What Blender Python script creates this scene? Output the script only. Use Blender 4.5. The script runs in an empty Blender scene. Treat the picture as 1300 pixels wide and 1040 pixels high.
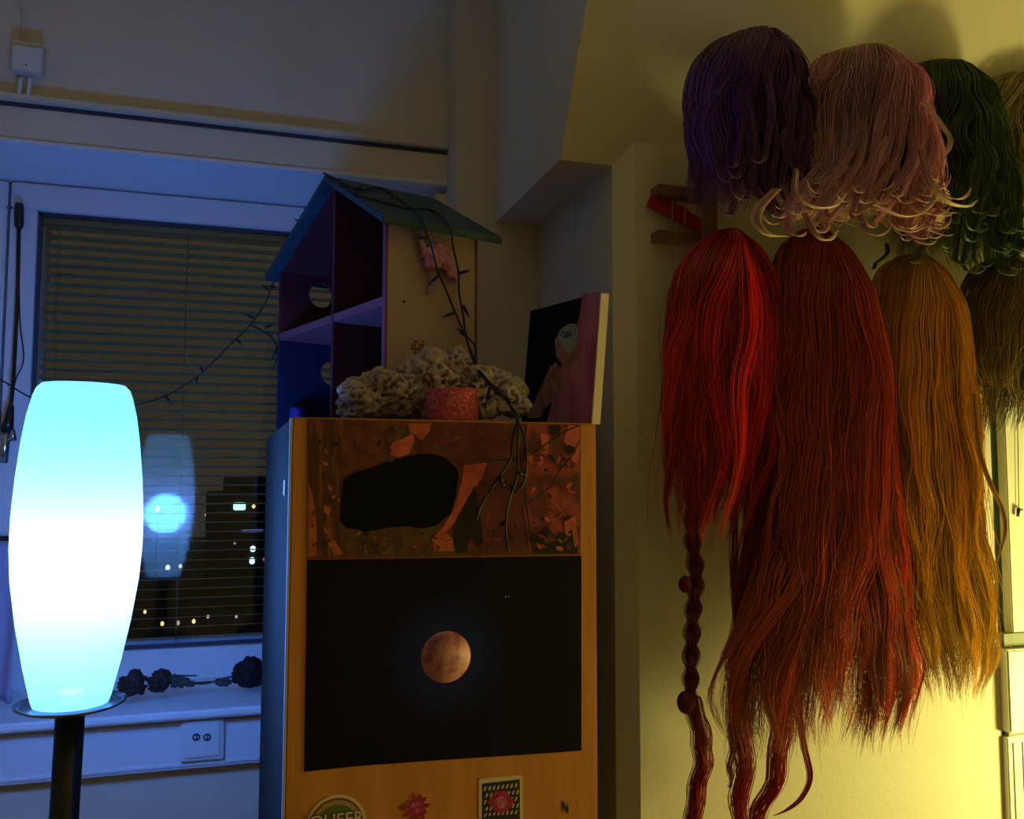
import bpy, bmesh, math, random
import numpy as np
from mathutils import Vector, Matrix, noise
random.seed(7)
C = bpy.context.scene
COL = C.collection
PI = math.pi
EYE = 1.45                      # eye height above the floor

# ------------------------------------------------------------------ camera
F = 1120.0
yaw, pitch, roll = [math.radians(a) for a in (17.3, 4.3, 0.1)]
fw = Vector((math.sin(yaw)*math.cos(pitch), math.cos(yaw)*math.cos(pitch), math.sin(pitch)))
rt = Vector((math.cos(yaw), -math.sin(yaw), 0)); up = rt.cross(fw)
r2 = math.cos(roll)*rt + math.sin(roll)*up
u2 = -math.sin(roll)*rt + math.cos(roll)*up
cam = bpy.data.cameras.new('camera'); co = bpy.data.objects.new('camera', cam); COL.objects.link(co)
cam.sensor_width = 36; cam.lens = F/1300*36; cam.clip_start = .02; cam.clip_end = 500
co.matrix_world = Matrix(((r2.x, u2.x, -fw.x, 0), (r2.y, u2.y, -fw.y, 0), (r2.z, u2.z, -fw.z, EYE), (0, 0, 0, 1)))
C.camera = co
EYEV = Vector((0, 0, EYE))

def ray(px, py): return r2*((px-650)/F) - u2*((py-520)/F) + fw
def atY(px, py, y): d = ray(px, py); return EYEV + d*(y/d.y)
def atX(px, py, x): d = ray(px, py); return EYEV + d*(x/d.x)
def atPl(px, py, p0, n):
    d = ray(px, py); return EYEV + d*(((p0-EYEV).dot(n))/d.dot(n))
def W(x, y, z): return Vector((x, y, z+EYE))     # z measured from eye height

# ------------------------------------------------------------------ materials
def mat(name, col, rough=.6, metal=0, spec=.4, bump=0, bscale=60, mix=None, mscale=8, mdetail=4, coat=0, mfac=(.4, .6), stretch=None, **kw):
    m = bpy.data.materials.new(name); m.use_nodes = True; nt = m.node_tree; b = nt.nodes['Principled BSDF']
    b.inputs['Base Color'].default_value = (*col, 1); b.inputs['Roughness'].default_value = rough
    b.inputs['Metallic'].default_value = metal; b.inputs['Specular IOR Level'].default_value = spec
    b.inputs['Coat Weight'].default_value = coat
    tc = nt.nodes.new('ShaderNodeTexCoord'); src = tc.outputs['Object']
    if stretch:
        mp = nt.nodes.new('ShaderNodeMapping'); mp.inputs['Scale'].default_value = stretch
        nt.links.new(src, mp.inputs['Vector']); src = mp.outputs[0]
    if mix:
        n = nt.nodes.new('ShaderNodeTexNoise'); n.inputs['Scale'].default_value = mscale; n.inputs['Detail'].default_value = mdetail
        nt.links.new(src, n.inputs['Vector'])
        r = nt.nodes.new('ShaderNodeMapRange'); r.inputs['From Min'].default_value = mfac[0]; r.inputs['From Max'].default_value = mfac[1]
        nt.links.new(n.outputs['Fac'], r.inputs['Value'])
        x = nt.nodes.new('ShaderNodeMix'); x.data_type = 'RGBA'
        x.inputs[6].default_value = (*col, 1); x.inputs[7].default_value = (*mix, 1)
        nt.links.new(r.outputs[0], x.inputs[0]); nt.links.new(x.outputs[2], b.inputs['Base Color'])
    if bump:
        n = nt.nodes.new('ShaderNodeTexNoise'); n.inputs['Scale'].default_value = bscale; n.inputs['Detail'].default_value = 5
        nt.links.new(src, n.inputs['Vector'])
        bp = nt.nodes.new('ShaderNodeBump'); bp.inputs['Strength'].default_value = bump; bp.inputs['Distance'].default_value = .004
        nt.links.new(n.outputs['Fac'], bp.inputs['Height']); nt.links.new(bp.outputs[0], b.inputs['Normal'])
    return m

def emis(name, col, s):
    m = bpy.data.materials.new(name); m.use_nodes = True; nt = m.node_tree; nt.nodes.clear()
    e = nt.nodes.new('ShaderNodeEmission'); e.inputs[0].default_value = (*col, 1); e.inputs[1].default_value = s
    o = nt.nodes.new('ShaderNodeOutputMaterial'); nt.links.new(e.outputs[0], o.inputs[0]); return m

M = {}
M['wall'] = mat('wall_paint', (.74, .67, .50), .75, bump=.12, bscale=90, mix=(.70, .63, .47), mscale=3)
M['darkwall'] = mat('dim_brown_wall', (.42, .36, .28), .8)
M['ceil'] = mat('ceiling_paint', (.70, .64, .50), .8)
M['floor'] = mat('floor_boards', (.20, .13, .08), .5, mix=(.15, .10, .06), mscale=3, stretch=(1, 12, 1))
M['white'] = mat('white_gloss_paint', (.76, .76, .76), .35, bump=.04, bscale=30)
M['trunk'] = mat('cream_painted_trim', (.70, .63, .46), .5)
M['seal_and_shade'] = mat('dark_seal_and_shade', (.05, .05, .07), .5)
M['plastic'] = mat('white_plastic', (.72, .72, .70), .35)
M['dplastic'] = mat('dark_plastic_hole', (.03, .03, .04), .4)
M['black'] = mat('black_metal', (.012, .012, .014), .3, spec=.6)
M['chrome'] = mat('brushed_steel', (.55, .57, .6), .25, metal=1)
M['slat'] = mat('blind_slat', (.30, .27, .13), .55, spec=.2)
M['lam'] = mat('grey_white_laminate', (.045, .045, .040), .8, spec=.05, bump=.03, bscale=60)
M['birch'] = mat('orange_birch_veneer', (.72, .29, .065), .42, mix=(.63, .245, .05), mscale=5, stretch=(9, 9, 1.2), bump=.05, bscale=80)
M['edge'] = mat('pale_edge_highlight', (.62, .50, .42), .35)
M['dh_wood'] = mat('pale_plywood', (.50, .36, .34), .6, mix=(.46, .32, .29), mscale=14, stretch=(1, 1, .3))
M['dh_edge'] = mat('mauve_painted_edge', (.22, .06, .085), .6)
M['dh_red'] = mat('dark_red_paint', (.10, .014, .018), .6, mix=(.07, .010, .015), mscale=12)
M['dh_blue'] = mat('deep_blue_paint', (.010, .014, .05), .55)
M['dh_roof'] = mat('teal_paint', (.020, .066, .085), .5, mix=(.015, .050, .065), mscale=18)
M['wire'] = mat('dark_green_wire', (.006, .009, .008), .5)
M['bulb'] = mat('unlit_bulb_plastic', (.05, .05, .06), .25)
M['coral'] = mat('bleached_coral', (.46, .36, .33), .85, bump=.5, bscale=140)
M['cyl'] = mat('pink_red_wax', (.62, .06, .09), .4, bump=.9, bscale=320, mix=(.75, .2, .2), mscale=240, mfac=(.5, .62))
M['paper_edge'] = mat('canvas_side', (.55, .42, .34), .8)
M['p_black'] = mat('painted_black', (.006, .006, .008), .6, spec=.15, mix=(.04, .045, .05), mscale=90, mfac=(.66, .74), stretch=(1, 1, .25))
M['p_pink'] = mat('painted_magenta', (.42, .09, .17), .6, mix=(.55, .2, .28), mscale=40, stretch=(1, 1, .3))
M['p_skin'] = mat('painted_skin', (.42, .22, .15), .6, mix=(.3, .12, .09), mscale=50)
M['p_green'] = mat('painted_green', (.24, .36, .27), .6, mix=(.32, .42, .36), mscale=60)
M['p_blue'] = mat('painted_blue', (.08, .10, .22), .6, mix=(.3, .33, .45), mscale=90, mfac=(.5, .6))
M['post_black'] = mat('poster_black', (.004, .005, .006), .6, spec=.12)
M['pr_brown'] = mat('print_brown', (.22, .055, .016), .5, mix=(.12, .03, .01), mscale=45)
M['pr_bark'] = mat('print_bark', (.10, .032, .014), .5, mix=(.26, .08, .03), mscale=60, stretch=(2.5, 1, .35), mfac=(.48, .66))
M['pr_orange'] = mat('print_orange', (.62, .13, .04), .5, mix=(.42, .09, .03), mscale=70)
M['pr_pink'] = mat('print_pink', (.72, .13, .085), .5, mix=(.5, .09, .05), mscale=50)
M['pr_olive'] = mat('print_olive', (.17, .07, .018), .5, mix=(.10, .036, .012), mscale=80)
M['pr_maroon'] = mat('print_maroon', (.19, .035, .024), .5, mix=(.11, .022, .018), mscale=30)
M['pr_red'] = mat('print_red', (.40, .055, .045), .5, mix=(.16, .028, .022), mscale=38, mfac=(.42, .58))
M['pr_dark'] = mat('print_dark', (.018, .010, .010), .5)
M['st_cream'] = mat('sticker_cream', (.78, .62, .38), .5)
M['st_brown'] = mat('sticker_brown', (.25, .07, .02), .5)
M['st_tan'] = mat('sticker_tan', (.50, .30, .13), .5)
M['st_green'] = mat('sticker_green', (.13, .19, .02), .5)
M['st_dark'] = mat('sticker_dark', (.03, .03, .022), .5)
M['st_red'] = mat('sticker_crimson', (.38, .012, .05), .5, mix=(.48, .04, .12), mscale=150)
M['st_magenta'] = mat('sticker_magenta', (.5, .05, .16), .5, mix=(.6, .2, .3), mscale=200)
M['st_white'] = mat('sticker_white', (.65, .66, .70), .5)
M['wood'] = mat('rack_wood', (.30, .15, .08), .6, mix=(.22, .10, .05), mscale=15, stretch=(.3, 1, 2))
M['ribbon'] = mat('red_ribbon', (.50, .025, .04), .5)
M['dowel'] = mat('pale_dowel', (.40, .26, .2), .5)
M['dry'] = mat('dried_petals', (.07, .03, .025), .9, mix=(.03, .014, .012), mscale=120)
M['dryd'] = mat('dried_dark', (.018, .010, .011), .9)
M['drystem'] = mat('dried_stem', (.06, .055, .04), .9)
M['lilac'] = mat('pink_fabric', (.66, .26, .40), .8, mix=(.5, .2, .42), mscale=70, bump=.4, bscale=200)
M['lilac2'] = mat('lilac_fabric', (.42, .30, .42), .8)
M['navyglass'] = mat('cobalt_glass', (.02, .04, .35), .12, spec=.8)
M['cloth'] = mat('lilac_gauze', (.40, .36, .5), .9)
M['ground'] = mat('night_ground', (.02, .02, .02), .9)
M['facade'] = mat('night_facade', (.03, .03, .035), .9, mix=(.02, .02, .02), mscale=.4)
M['cap'] = mat('wig_net', (.02, .012, .012), .9)
M['tie'] = mat('hair_tie', (.12, .012, .018), .5)
M['doorpaint'] = mat('cream_door_paint', (.80, .78, .62), .4)
M['darkglass'] = mat('dark_green_glass', (.03, .08, .05), .1, spec=.8)
M['greyband'] = mat('grey_seal_band', (.22, .25, .16), .6)

# moon poster print: moon halo is ink on the paper, centred on the disc
def poster_mat(center):
    m = bpy.data.materials.new('poster_night_print'); m.use_nodes = True; nt = m.node_tree; b = nt.nodes['Principled BSDF']
    b.inputs['Roughness'].default_value = .5; b.inputs['Specular IOR Level'].default_value = .12
    g = nt.nodes.new('ShaderNodeNewGeometry'); v = nt.nodes.new('ShaderNodeVectorMath'); v.operation = 'DISTANCE'
    v.inputs[1].default_value = center; nt.links.new(g.outputs['Position'], v.inputs[0])
    r = nt.nodes.new('ShaderNodeValToRGB'); e = r.color_ramp.elements
    e[0].position = .028; e[0].color = (.018, .028, .15, 1); e[1].position = .085; e[1].color = (.010, .007, .016, 1)
    nt.links.new(v.outputs['Value'], r.inputs[0]); nt.links.new(r.outputs[0], b.inputs['Base Color'])
    return m
def moon_mat():
    return mat('moon_print', (.62, .25, .23), .5, mix=(.28, .08, .11), mscale=42, mdetail=6, mfac=(.46, .60))

# frosted glass lamp shade: coloured diffusing glass with the lamp burning inside
def shade_mat():
    m = bpy.data.materials.new('frosted_blue_glass'); m.use_nodes = True; nt = m.node_tree; nt.nodes.clear()
    o = nt.nodes.new('ShaderNodeOutputMaterial')
    tl = nt.nodes.new('ShaderNodeBsdfTranslucent'); tl.inputs[0].default_value = (.95, .55, .5, 1)
    tr = nt.nodes.new('ShaderNodeBsdfTransparent'); tr.inputs[0].default_value = (.80, .85, .95, 1)
    mx = nt.nodes.new('ShaderNodeMixShader'); mx.inputs[0].default_value = SHADE_T
    nt.links.new(tl.outputs[0], mx.inputs[1]); nt.links.new(tr.outputs[0], mx.inputs[2])
    em = nt.nodes.new('ShaderNodeEmission'); em.inputs[0].default_value = (.10, .58, 1, 1); em.inputs[1].default_value = SHADE_E
    ad = nt.nodes.new('ShaderNodeAddShader'); nt.links.new(mx.outputs[0], ad.inputs[0]); nt.links.new(em.outputs[0], ad.inputs[1])
    nt.links.new(ad.outputs[0], o.inputs[0]); return m
SHADE_T, SHADE_E = .5, .85
BULB_W = 16.0
YEL_W = 40.0

def glass_mat():
    m = bpy.data.materials.new('window_glass'); m.use_nodes = True; nt = m.node_tree; nt.nodes.clear()
    o = nt.nodes.new('ShaderNodeOutputMaterial'); tr = nt.nodes.new('ShaderNodeBsdfTransparent'); gl = nt.nodes.new('ShaderNodeBsdfGlossy')
    gl.inputs['Roughness'].default_value = .05; fr = nt.nodes.new('ShaderNodeFresnel'); fr.inputs[0].default_value = 1.5
    mx = nt.nodes.new('ShaderNodeMixShader'); nt.links.new(fr.outputs[0], mx.inputs[0]); nt.links.new(tr.outputs[0], mx.inputs[1])
    nt.links.new(gl.outputs[0], mx.inputs[2]); nt.links.new(mx.outputs[0], o.inputs[0]); return m
M['glass'] = glass_mat()

def hair_mat():
    m = bpy.data.materials.new('synthetic_hair'); m.use_nodes = True; nt = m.node_tree; b = nt.nodes['Principled BSDF']
    a = nt.nodes.new('ShaderNodeAttribute'); a.attribute_name = 'hair_colour'
    nt.links.new(a.outputs['Color'], b.inputs['Base Color'])
    b.inputs['Roughness'].default_value = .33; b.inputs['Specular IOR Level'].default_value = .8
    return m
M['hair'] = hair_mat()

# ------------------------------------------------------------------ object helpers
def tag(o, label=None, cat=None, group=None, kind=None):
    if label: o['label'] = label
    if cat: o['category'] = cat
    if group: o['group'] = group
    if kind: o['kind'] = kind
    return o
def link(name, me, parent=None):
    o = bpy.data.objects.new(name, me); COL.objects.link(o)
    if parent is not None:
        o.parent = parent; o.matrix_parent_inverse = Matrix.Translation(-parent.location)
    return o
def empty(name, loc, label=None, cat=None, group=None, kind=None):
    o = bpy.data.objects.new(name, None); o.location = loc; o.empty_display_size = .05; COL.objects.link(o)
    return tag(o, label, cat, group, kind)

class MB:
    """collects shapes in world space; build() links them as one mesh object"""
    def __init__(s): s.bm = bmesh.new(); s.mi = 0
    def _mi(s, faces):
        for f in faces: f.material_index = s.mi
    def box(s, a, b, bevel=0):
        x0, x1 = sorted((a[0], b[0])); y0, y1 = sorted((a[1], b[1])); z0, z1 = sorted((a[2], b[2]))
        return s.hexa([(x0, y0, z0), (x1, y0, z0), (x1, y1, z0), (x0, y1, z0)], [(x0, y0, z1), (x1, y0, z1), (x1, y1, z1), (x0, y1, z1)], bevel)
    def hexa(s, lo, hi, bevel=0):
        return s.prism(lo, hi, bevel)
    def prism(s, lo, hi, bevel=0):
        n = len(lo); a = [s.bm.verts.new(p) for p in lo]; b = [s.bm.verts.new(p) for p in hi]
        fs = [s.bm.faces.new(a[::-1]), s.bm.faces.new(b)]
        for i in range(n): fs.append(s.bm.faces.new((a[i], a[(i+1) % n], b[(i+1) % n], b[i])))
        s._mi(fs)
        if bevel:
            es = list({e for f in fs for e in f.edges})
            r = bmesh.ops.bevel(s.bm, geom=es, offset=bevel, segments=2, affect='EDGES'); s._mi(r['faces'])
        return fs
    def slab(s, pts, d, bevel=0):
        """polygon given by its points, thickened along the vector d"""
        d = Vector(d); return s.prism([Vector(p) for p in pts], [Vector(p)+d for p in pts], bevel)
    def tube(s, pts, r, n=8, caps=True, taper=None):
        pts = [Vector(p) for p in pts]; rings = []; prev = None
        for i, p in enumerate(pts):
            t = (pts[min(i+1, len(pts)-1)] - pts[max(i-1, 0)]).normalized()
            ref = prev if prev is not None else (Vector((0, 0, 1)) if abs(t.z) < .9 else Vector((1, 0, 0)))
            a = (ref - t*ref.dot(t))
            if a.length < 1e-5: a = t.orthogonal()
            a.normalize(); b = t.cross(a); prev = a
            rr = r if taper is None else r*taper(i/(len(pts)-1))
            rings.append([s.bm.verts.new(p + rr*(math.cos(2*PI*k/n)*a + math.sin(2*PI*k/n)*b)) for k in range(n)])
        fs = []
        for i in range(len(rings)-1):
            for k in range(n): fs.append(s.bm.faces.new((rings[i][k], rings[i][(k+1) % n], rings[i+1][(k+1) % n], rings[i+1][k])))
        if caps: fs += [s.bm.faces.new(rings[0][::-1]), s.bm.faces.new(rings[-1])]
        for f in fs: f.smooth = True
        s._mi(fs)
    def lathe(s, prof, c, n=48, axis=None, closed=False):
        """profile of (radius, height) about the vertical through c"""
        c = Vector(c); rings = []
        ax = Vector(axis).normalized() if axis else Vector((0, 0, 1))
        a = ax.orthogonal().normalized(); b = ax.cross(a)
        for r, h in prof:
            rings.append([s.bm.verts.new(c + ax*h + max(r, 1e-4)*(math.cos(2*PI*k/n)*a + math.sin(2*PI*k/n)*b)) for k in range(n)])
        fs = []
        for i in range(len(rings)-1):
            for k in range(n): fs.append(s.bm.faces.new((rings[i][k], rings[i][(k+1) % n], rings[i+1][(k+1) % n], rings[i+1][k])))
        for f in fs: f.smooth = True
        s._mi(fs); return fs
    def ball(s, c, r, sc=(1, 1, 1), sub=2, rot=None):
        m = Matrix.Translation(c) @ (rot.to_4x4() if rot else Matrix()) @ Matrix.Diagonal((r*sc[0], r*sc[1], r*sc[2], 1))
        g = bmesh.ops.create_icosphere(s.bm, subdivisions=sub, radius=1, matrix=m)
        fs = {f for v in g['verts'] for f in v.link_faces}
        for f in fs: f.smooth = True
        s._mi(fs); return g['verts']
    def build(s, name, mats, parent=None, fix=True):
        if fix: bmesh.ops.recalc_face_normals(s.bm, faces=s.bm.faces)
        me = bpy.data.meshes.new(name)
        org = parent.location.copy() if parent is not None else None
        s.bm.to_mesh(me); s.bm.free()
        for m in (mats if isinstance(mats, (list, tuple)) else [mats]): me.materials.append(m)
        if parent is None and len(me.vertices):
            # origin at base centre of the object
            co_ = np.empty(len(me.vertices)*3); me.vertices.foreach_get('co', co_); co_ = co_.reshape(-1, 3)
            c = Vector(((co_[:, 0].min()+co_[:, 0].max())/2, (co_[:, 1].min()+co_[:, 1].max())/2, co_[:, 2].min()))
            me.transform(Matrix.Translation(-c)); o = link(name, me); o.location = c; return o
        return link(name, me, parent)

def smooth_path(pts, n=8):
    """Catmull-Rom through the points"""
    pts = [Vector(p) for p in pts]; P = [pts[0]*2-pts[1]] + pts + [pts[-1]*2-pts[-2]]; out = []
    for i in range(1, len(P)-2):
        for k in range(n):
            t = k/n; a, b, c, d = P[i-1], P[i], P[i+1], P[i+2]
            out.append(.5*((2*b) + (c-a)*t + (2*a-5*b+4*c-d)*t*t + (3*b-a-3*c+d)*t**3))
    out.append(pts[-1]); return out

# ------------------------------------------------------------------ the room
YU = 1.82      # upper window wall plane
YWF = 2.00     # window frame front
YAP = 1.76     # apron front under the sill
YLOW = 1.785    # low wall
ZC = 1.17      # ceiling above eye
ZH = .625      # window head
ZS = -.425     # sill top
XD = .601      # side face of the pier
XA = .506      # side face of the beam
YF = 1.746; YE = 1.335
XFL = .419
XR = 2.25

m = MB(); m.box(W(-1.7, -1.8, -EYE-.1), W(XR, 2.3, -EYE)); tag(m.build('floor', M['floor']), kind='structure')
m = MB(); m.box(W(-1.7, -1.8, ZC), W(XR, 2.3, ZC+.1)); tag(m.build('ceiling', M['ceil']), kind='structure')
# window wall: upper wall, low wall, left jamb side beyond the frame
m = MB()
m.box(W(-1.7, YU, ZH), W(XFL+.3, 2.3, ZC))
m.box(W(-1.7, YLOW, -EYE), W(XFL+.3, 2.3, ZS-.12))
m.box(W(-1.7, YU, ZS-.12), W(-1.1, 2.3, ZH))
m.box(W(XFL, YF+.002, -EYE), W(XFL+.3, 2.3, ZC))
tag(m.build('wall_north', M['wall']), kind='structure')
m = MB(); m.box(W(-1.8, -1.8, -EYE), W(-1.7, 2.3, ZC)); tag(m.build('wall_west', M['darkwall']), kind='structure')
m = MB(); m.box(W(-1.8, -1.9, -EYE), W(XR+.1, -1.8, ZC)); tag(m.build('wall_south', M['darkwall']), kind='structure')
# pier on the right: side face, chamfer, front face where the wigs hang
m = MB()
XE0, XE1 = .634, 1.372
foot = [(XD, YF+.05), (XD, 1.357), (XE0, YE), (XE1, YE), (XE1, YF+.3), (XD, YF+.3)]
m.prism([W(x, y, -EYE) for x, y in foot], [W(x, y, ZC) for x, y in foot])
m.box(W(XE1, YE+.12, -EYE), W(XR+.1, YF+.3, -.70))     # wall under the second window
m.box(W(XE1, YE+.12, .75), W(XR+.1, YF+.3, ZC))
m.box(W(1.95, YE+.12, -.70), W(XR+.1, YF+.3, .75))
m.box(W(XR, -1.8, -EYE), W(XR+.1, YE+.12, ZC))
tag(m.build('wall_east', M['wall']), kind='structure')
# pier face the beam runs into
m = MB(); m.box(W(XFL, YF, -EYE), W(XD+.02, 2.3, ZC)); tag(m.build('wall_pier', M['wall']), kind='structure')
# haunched beam: side face, flat underside, raking front
m = MB()
zb = .53; yb = 1.357; k = (1.357-1.234)/(.743-.53)
prof = [(YF+.02, zb), (yb, zb), (yb-k*(ZC-zb), ZC), (YF+.02, ZC)]
m.prism([W(XA, y, z) for y, z in prof], [W(XR+.05, y, z) for y, z in prof])
tag(m.build('trim_1', M['wall']), kind='structure')
# surface trunking along the upper wall
m = MB(); m.box(W(-1.1, YU-.018, .700), W(XFL, YU, .713), .002); m.box(W(-1.1, YU-.008, .713), W(XFL, YU, .722), .001)
m.mi = 1; m.box(W(-1.1, YU-.003, .692), W(XFL, YU+.001, .700))  # dark strip paints in the shadow line below the trunking
tag(m.build('trim_2', [M['trunk'], M['seal_and_shade']]), kind='structure')
# soffit board over the window with a rounded nose
m = MB(); m.hexa([W(-1.1, YU-.004, ZH-.003), W(XFL, YU-.004, ZH-.003), W(XFL, YWF+.02, ZH-.020), W(-1.1, YWF+.02, ZH-.020)],
                [W(-1.1, YU-.004, ZH+.006), W(XFL, YU-.004, ZH+.006), W(XFL, YWF+.02, ZH+.01), W(-1.1, YWF+.02, ZH+.01)], .002)
tag(m.build('trim_3', M['white']), kind='structure')
# right jamb of the window recess
m = MB(); m.box(W(.395, YU, ZS), W(XFL, 2.2, ZH-.02)); tag(m.build('trim_4', M['wall']), kind='structure')

# ------------------------------------------------------------------ window 1
win = empty('window_1', W(-.15, YWF, ZS), kind='structure')
A = atY(51, 271, YWF+.03); B_ = atY(335, 815, YWF+.03)
gx0, gz1 = A.x, A.z-EYE; gz0 = B_.z-EYE; gx1 = .30
m = MB()
ztop = ZH-.022; zbot = ZS-.01
xl = atY(7, 400, YWF).x
m.box(W(xl, YWF, gz1), W(gx1+.09, YWF+.06, ztop), .003)
m.box(W(xl, YWF, zbot), W(gx1+.09, YWF+.06, gz0), .003)
m.box(W(xl, YWF, gz0), W(gx0, YWF+.06, gz1), .003)
m.box(W(gx1, YWF, gz0), W(gx1+.09, YWF+.06, gz1), .003)
m.build('window_frame', M['white'], win)
m = MB()
for (a, b) in [(W(gx0, YWF+.018, gz1-.008), W(gx1, YWF+.028, gz1)), (W(gx0, YWF+.018, gz0), W(gx1, YWF+.028, gz0+.008)),
               (W(gx0, YWF+.018, gz0), W(gx0+.007, YWF+.028, gz1)), (W(gx1-.007, YWF+.018, gz0), W(gx1, YWF+.028, gz1))]: m.box(a, b)
m.build('glazing_seal', M['seal_and_shade'], win)
m = MB(); m.box(W(gx0+.001, YWF+.022, gz0+.001), W(gx1-.001, YWF+.026, gz1-.001)); m.build('pane', M['glass'], win)
# narrow vent casement to the left
m = MB()
m.box(W(-1.1, YWF, gz1), W(xl-.006, YWF+.06, ztop), .003); m.box(W(-1.1, YWF, zbot), W(xl-.006, YWF+.06, gz0+.3), .003)
m.box(W(xl-.10, YWF, gz0+.3), W(xl-.006, YWF+.06, gz1), .003)
m.build('vent_frame', M['white'], win)
m = MB(); m.box(W(-1.1, YWF+.03, gz0+.3), W(xl-.10, YWF+.035, gz1)); m.build('vent_pane', M['glass'], win)
# outer side of the recess, beyond the glass
m = MB(); m.box(W(xl-.006, YWF+.03, zbot), W(xl, YWF+.06, ztop)); m.build('meeting_rail', M['seal_and_shade'], win)
m = MB(); m.box(W(-1.1, YAP-.03, ZS-.016), W(.36, YWF+.01, ZS), .004); m.build('window_sill', M['white'], win)
m = MB(); m.box(W(-1.1, YAP-.012, ZS-.020), W(.36, YAP+.06, ZS-.016)); m.build('sill_gap', M['seal_and_shade'], win)
m = MB()
m.box(W(-1.1, YAP, ZS-.112), W(.36, YLOW+.02, ZS-.019), .002)
m.box(W(-1.1, YAP-.003, ZS-.105), W(.36, YAP, ZS-.101)); m.box(W(-1.1, YAP-.003, ZS-.030), W(.36, YAP, ZS-.027))
m.build('sill_apron', M['white'], win)

# venetian blind between the panes
bl = empty('venetian_blind', W((gx0+gx1)/2, YWF+.075, gz0), 'pale horizontal slatted blind behind the window glass', 'blind')
m = MB(); sl_w = .025; tilt = math.radians(9); z = gz0+.012
while z < gz1-.01:
    dy, dz = .5*sl_w*math.cos(tilt), .5*sl_w*math.sin(tilt)
    y = YWF+.075; e = .0006
    m.prism([W(gx0+.004, y-dy, z+dz), W(gx1, y-dy, z+dz), W(gx1, y, z+.0012), W(gx0+.004, y, z+.0012)], [W(gx0+.004, y-dy, z+dz+e), W(gx1, y-dy, z+dz+e), W(gx1, y, z+.0012+e), W(gx0+.004, y, z+.0012+e)])
    m.prism([W(gx0+.004, y, z+.0012), W(gx1, y, z+.0012), W(gx1, y+dy, z-dz), W(gx0+.004, y+dy, z-dz)], [W(gx0+.004, y, z+.0012+e), W(gx1, y, z+.0012+e), W(gx1, y+dy, z-dz+e), W(gx0+.004, y+dy, z-dz+e)])
    z += .0205
s_ = m.build('slats', M['slat'], bl)
m = MB()
for x in (gx0+.03, gx0+.29, gx1-.05):
    for dy in (-.013, .013): m.tube([W(x, YWF+.075+dy, gz0), W(x, YWF+.075+dy, gz1)], .0006, 4)
m.build('ladder_cord', M['slat'], bl)
m = MB(); m.box(W(gx0, YWF+.062, gz1-.012), W(gx1, YWF+.09, gz1+.006)); m.build('head_rail', M['slat'], bl)
# outer pane frame so the recess reads as a double window
m = MB()
for (a, b) in [(W(gx0-.05, YWF+.10, gz1-.005), W(gx1+.05, YWF+.13, ztop)), (W(gx0-.05, YWF+.10, zbot), W(gx1+.05, YWF+.13, gz0+.004)),
               (W(gx0-.05, YWF+.10, gz0), W(gx0+.004, YWF+.13, gz1)), (W(gx1-.004, YWF+.10, gz0), W(gx1+.05, YWF+.13, gz1)),
               (W(xl-.0, YWF+.06, zbot), W(gx0-.0, YWF+.10, ztop)), (W(gx1+.0, YWF+.06, zbot), W(gx1+.05, YWF+.10, ztop))]: m.box(a, b)
m.build('outer_frame', M['white'], win)

# ------------------------------------------------------------------ night outside
ZG = -17
m = MB(); m.box(W(-150, 4, ZG-.2), W(150, 260, ZG)); tag(m.build('ground', M['ground']), kind='structure')
fac = empty('distant_building', W(-6, 120, ZG), 'dark far building across the street seen through the window, with a few lit windows', 'building')
m = MB(); p0 = atY(262, 625, 120); p1 = atY(350, 625, 120)
m.box((p0.x, 120, ZG+EYE), (p1.x+8, 134, p0.z)); m.box((p0.x+2, 122, p0.z), (p0.x+9, 130, p0.z+2.2)); m.build('facade', M['facade'], fac)
LM = {'green': emis('green_sign_light', (.35, 1, .75), 2.2), 'white': emis('cool_window_light', (.6, .95, 1), 1.6), 'red': emis('red_signal_light', (1, .12, .12), 1.5),
      'amber': emis('amber_lamp_light', (1, .75, .3), 1.1), 'pink': emis('pink_sign_light', (1, .55, .7), 1.0), 'dim': emis('dim_lamp_light', (.9, .75, .6), .5), 'bluish': emis('bluish_light', (.25, .35, .9), .35)}
def lit(px, py, w, h, k, name='lit_window'):
    c = atY(px, py, 119.9); u = 120/F; m = MB(); m.box((c.x-w*u/2, 119.8, c.z-h*u/2), (c.x+w*u/2, 120.0, c.z+h*u/2), .12); m.build(name, LM[k], fac)
lit(304, 643, 14, 9, 'green', 'lit_sign'); lit(322, 643, 4, 5, 'amber'); lit(321, 697, 6, 7, 'white'); lit(320, 712, 6, 8, 'white')
lit(336, 710, 4, 4, 'red'); lit(339, 712, 3, 6, 'green'); lit(320, 674, 26, 3, 'bluish'); lit(298, 690, 3, 3, 'dim')
def lamp_post(px, py, r, k, Y, label):
    c = atY(px, py, Y); t = empty('street_lamp', Vector((c.x, Y, ZG+EYE)), label, 'street lamp', 'far street lamps below the window')
    m = MB(); m.tube([(c.x, Y, ZG+EYE), (c.x, Y, c.z)], .07, 6); m.build('pole', M['black'], t)
    m = MB(); m.ball(c, r*Y/F, (.8, .8, 1.1), 2); m.build('lamp_head', LM[k], t)
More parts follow.
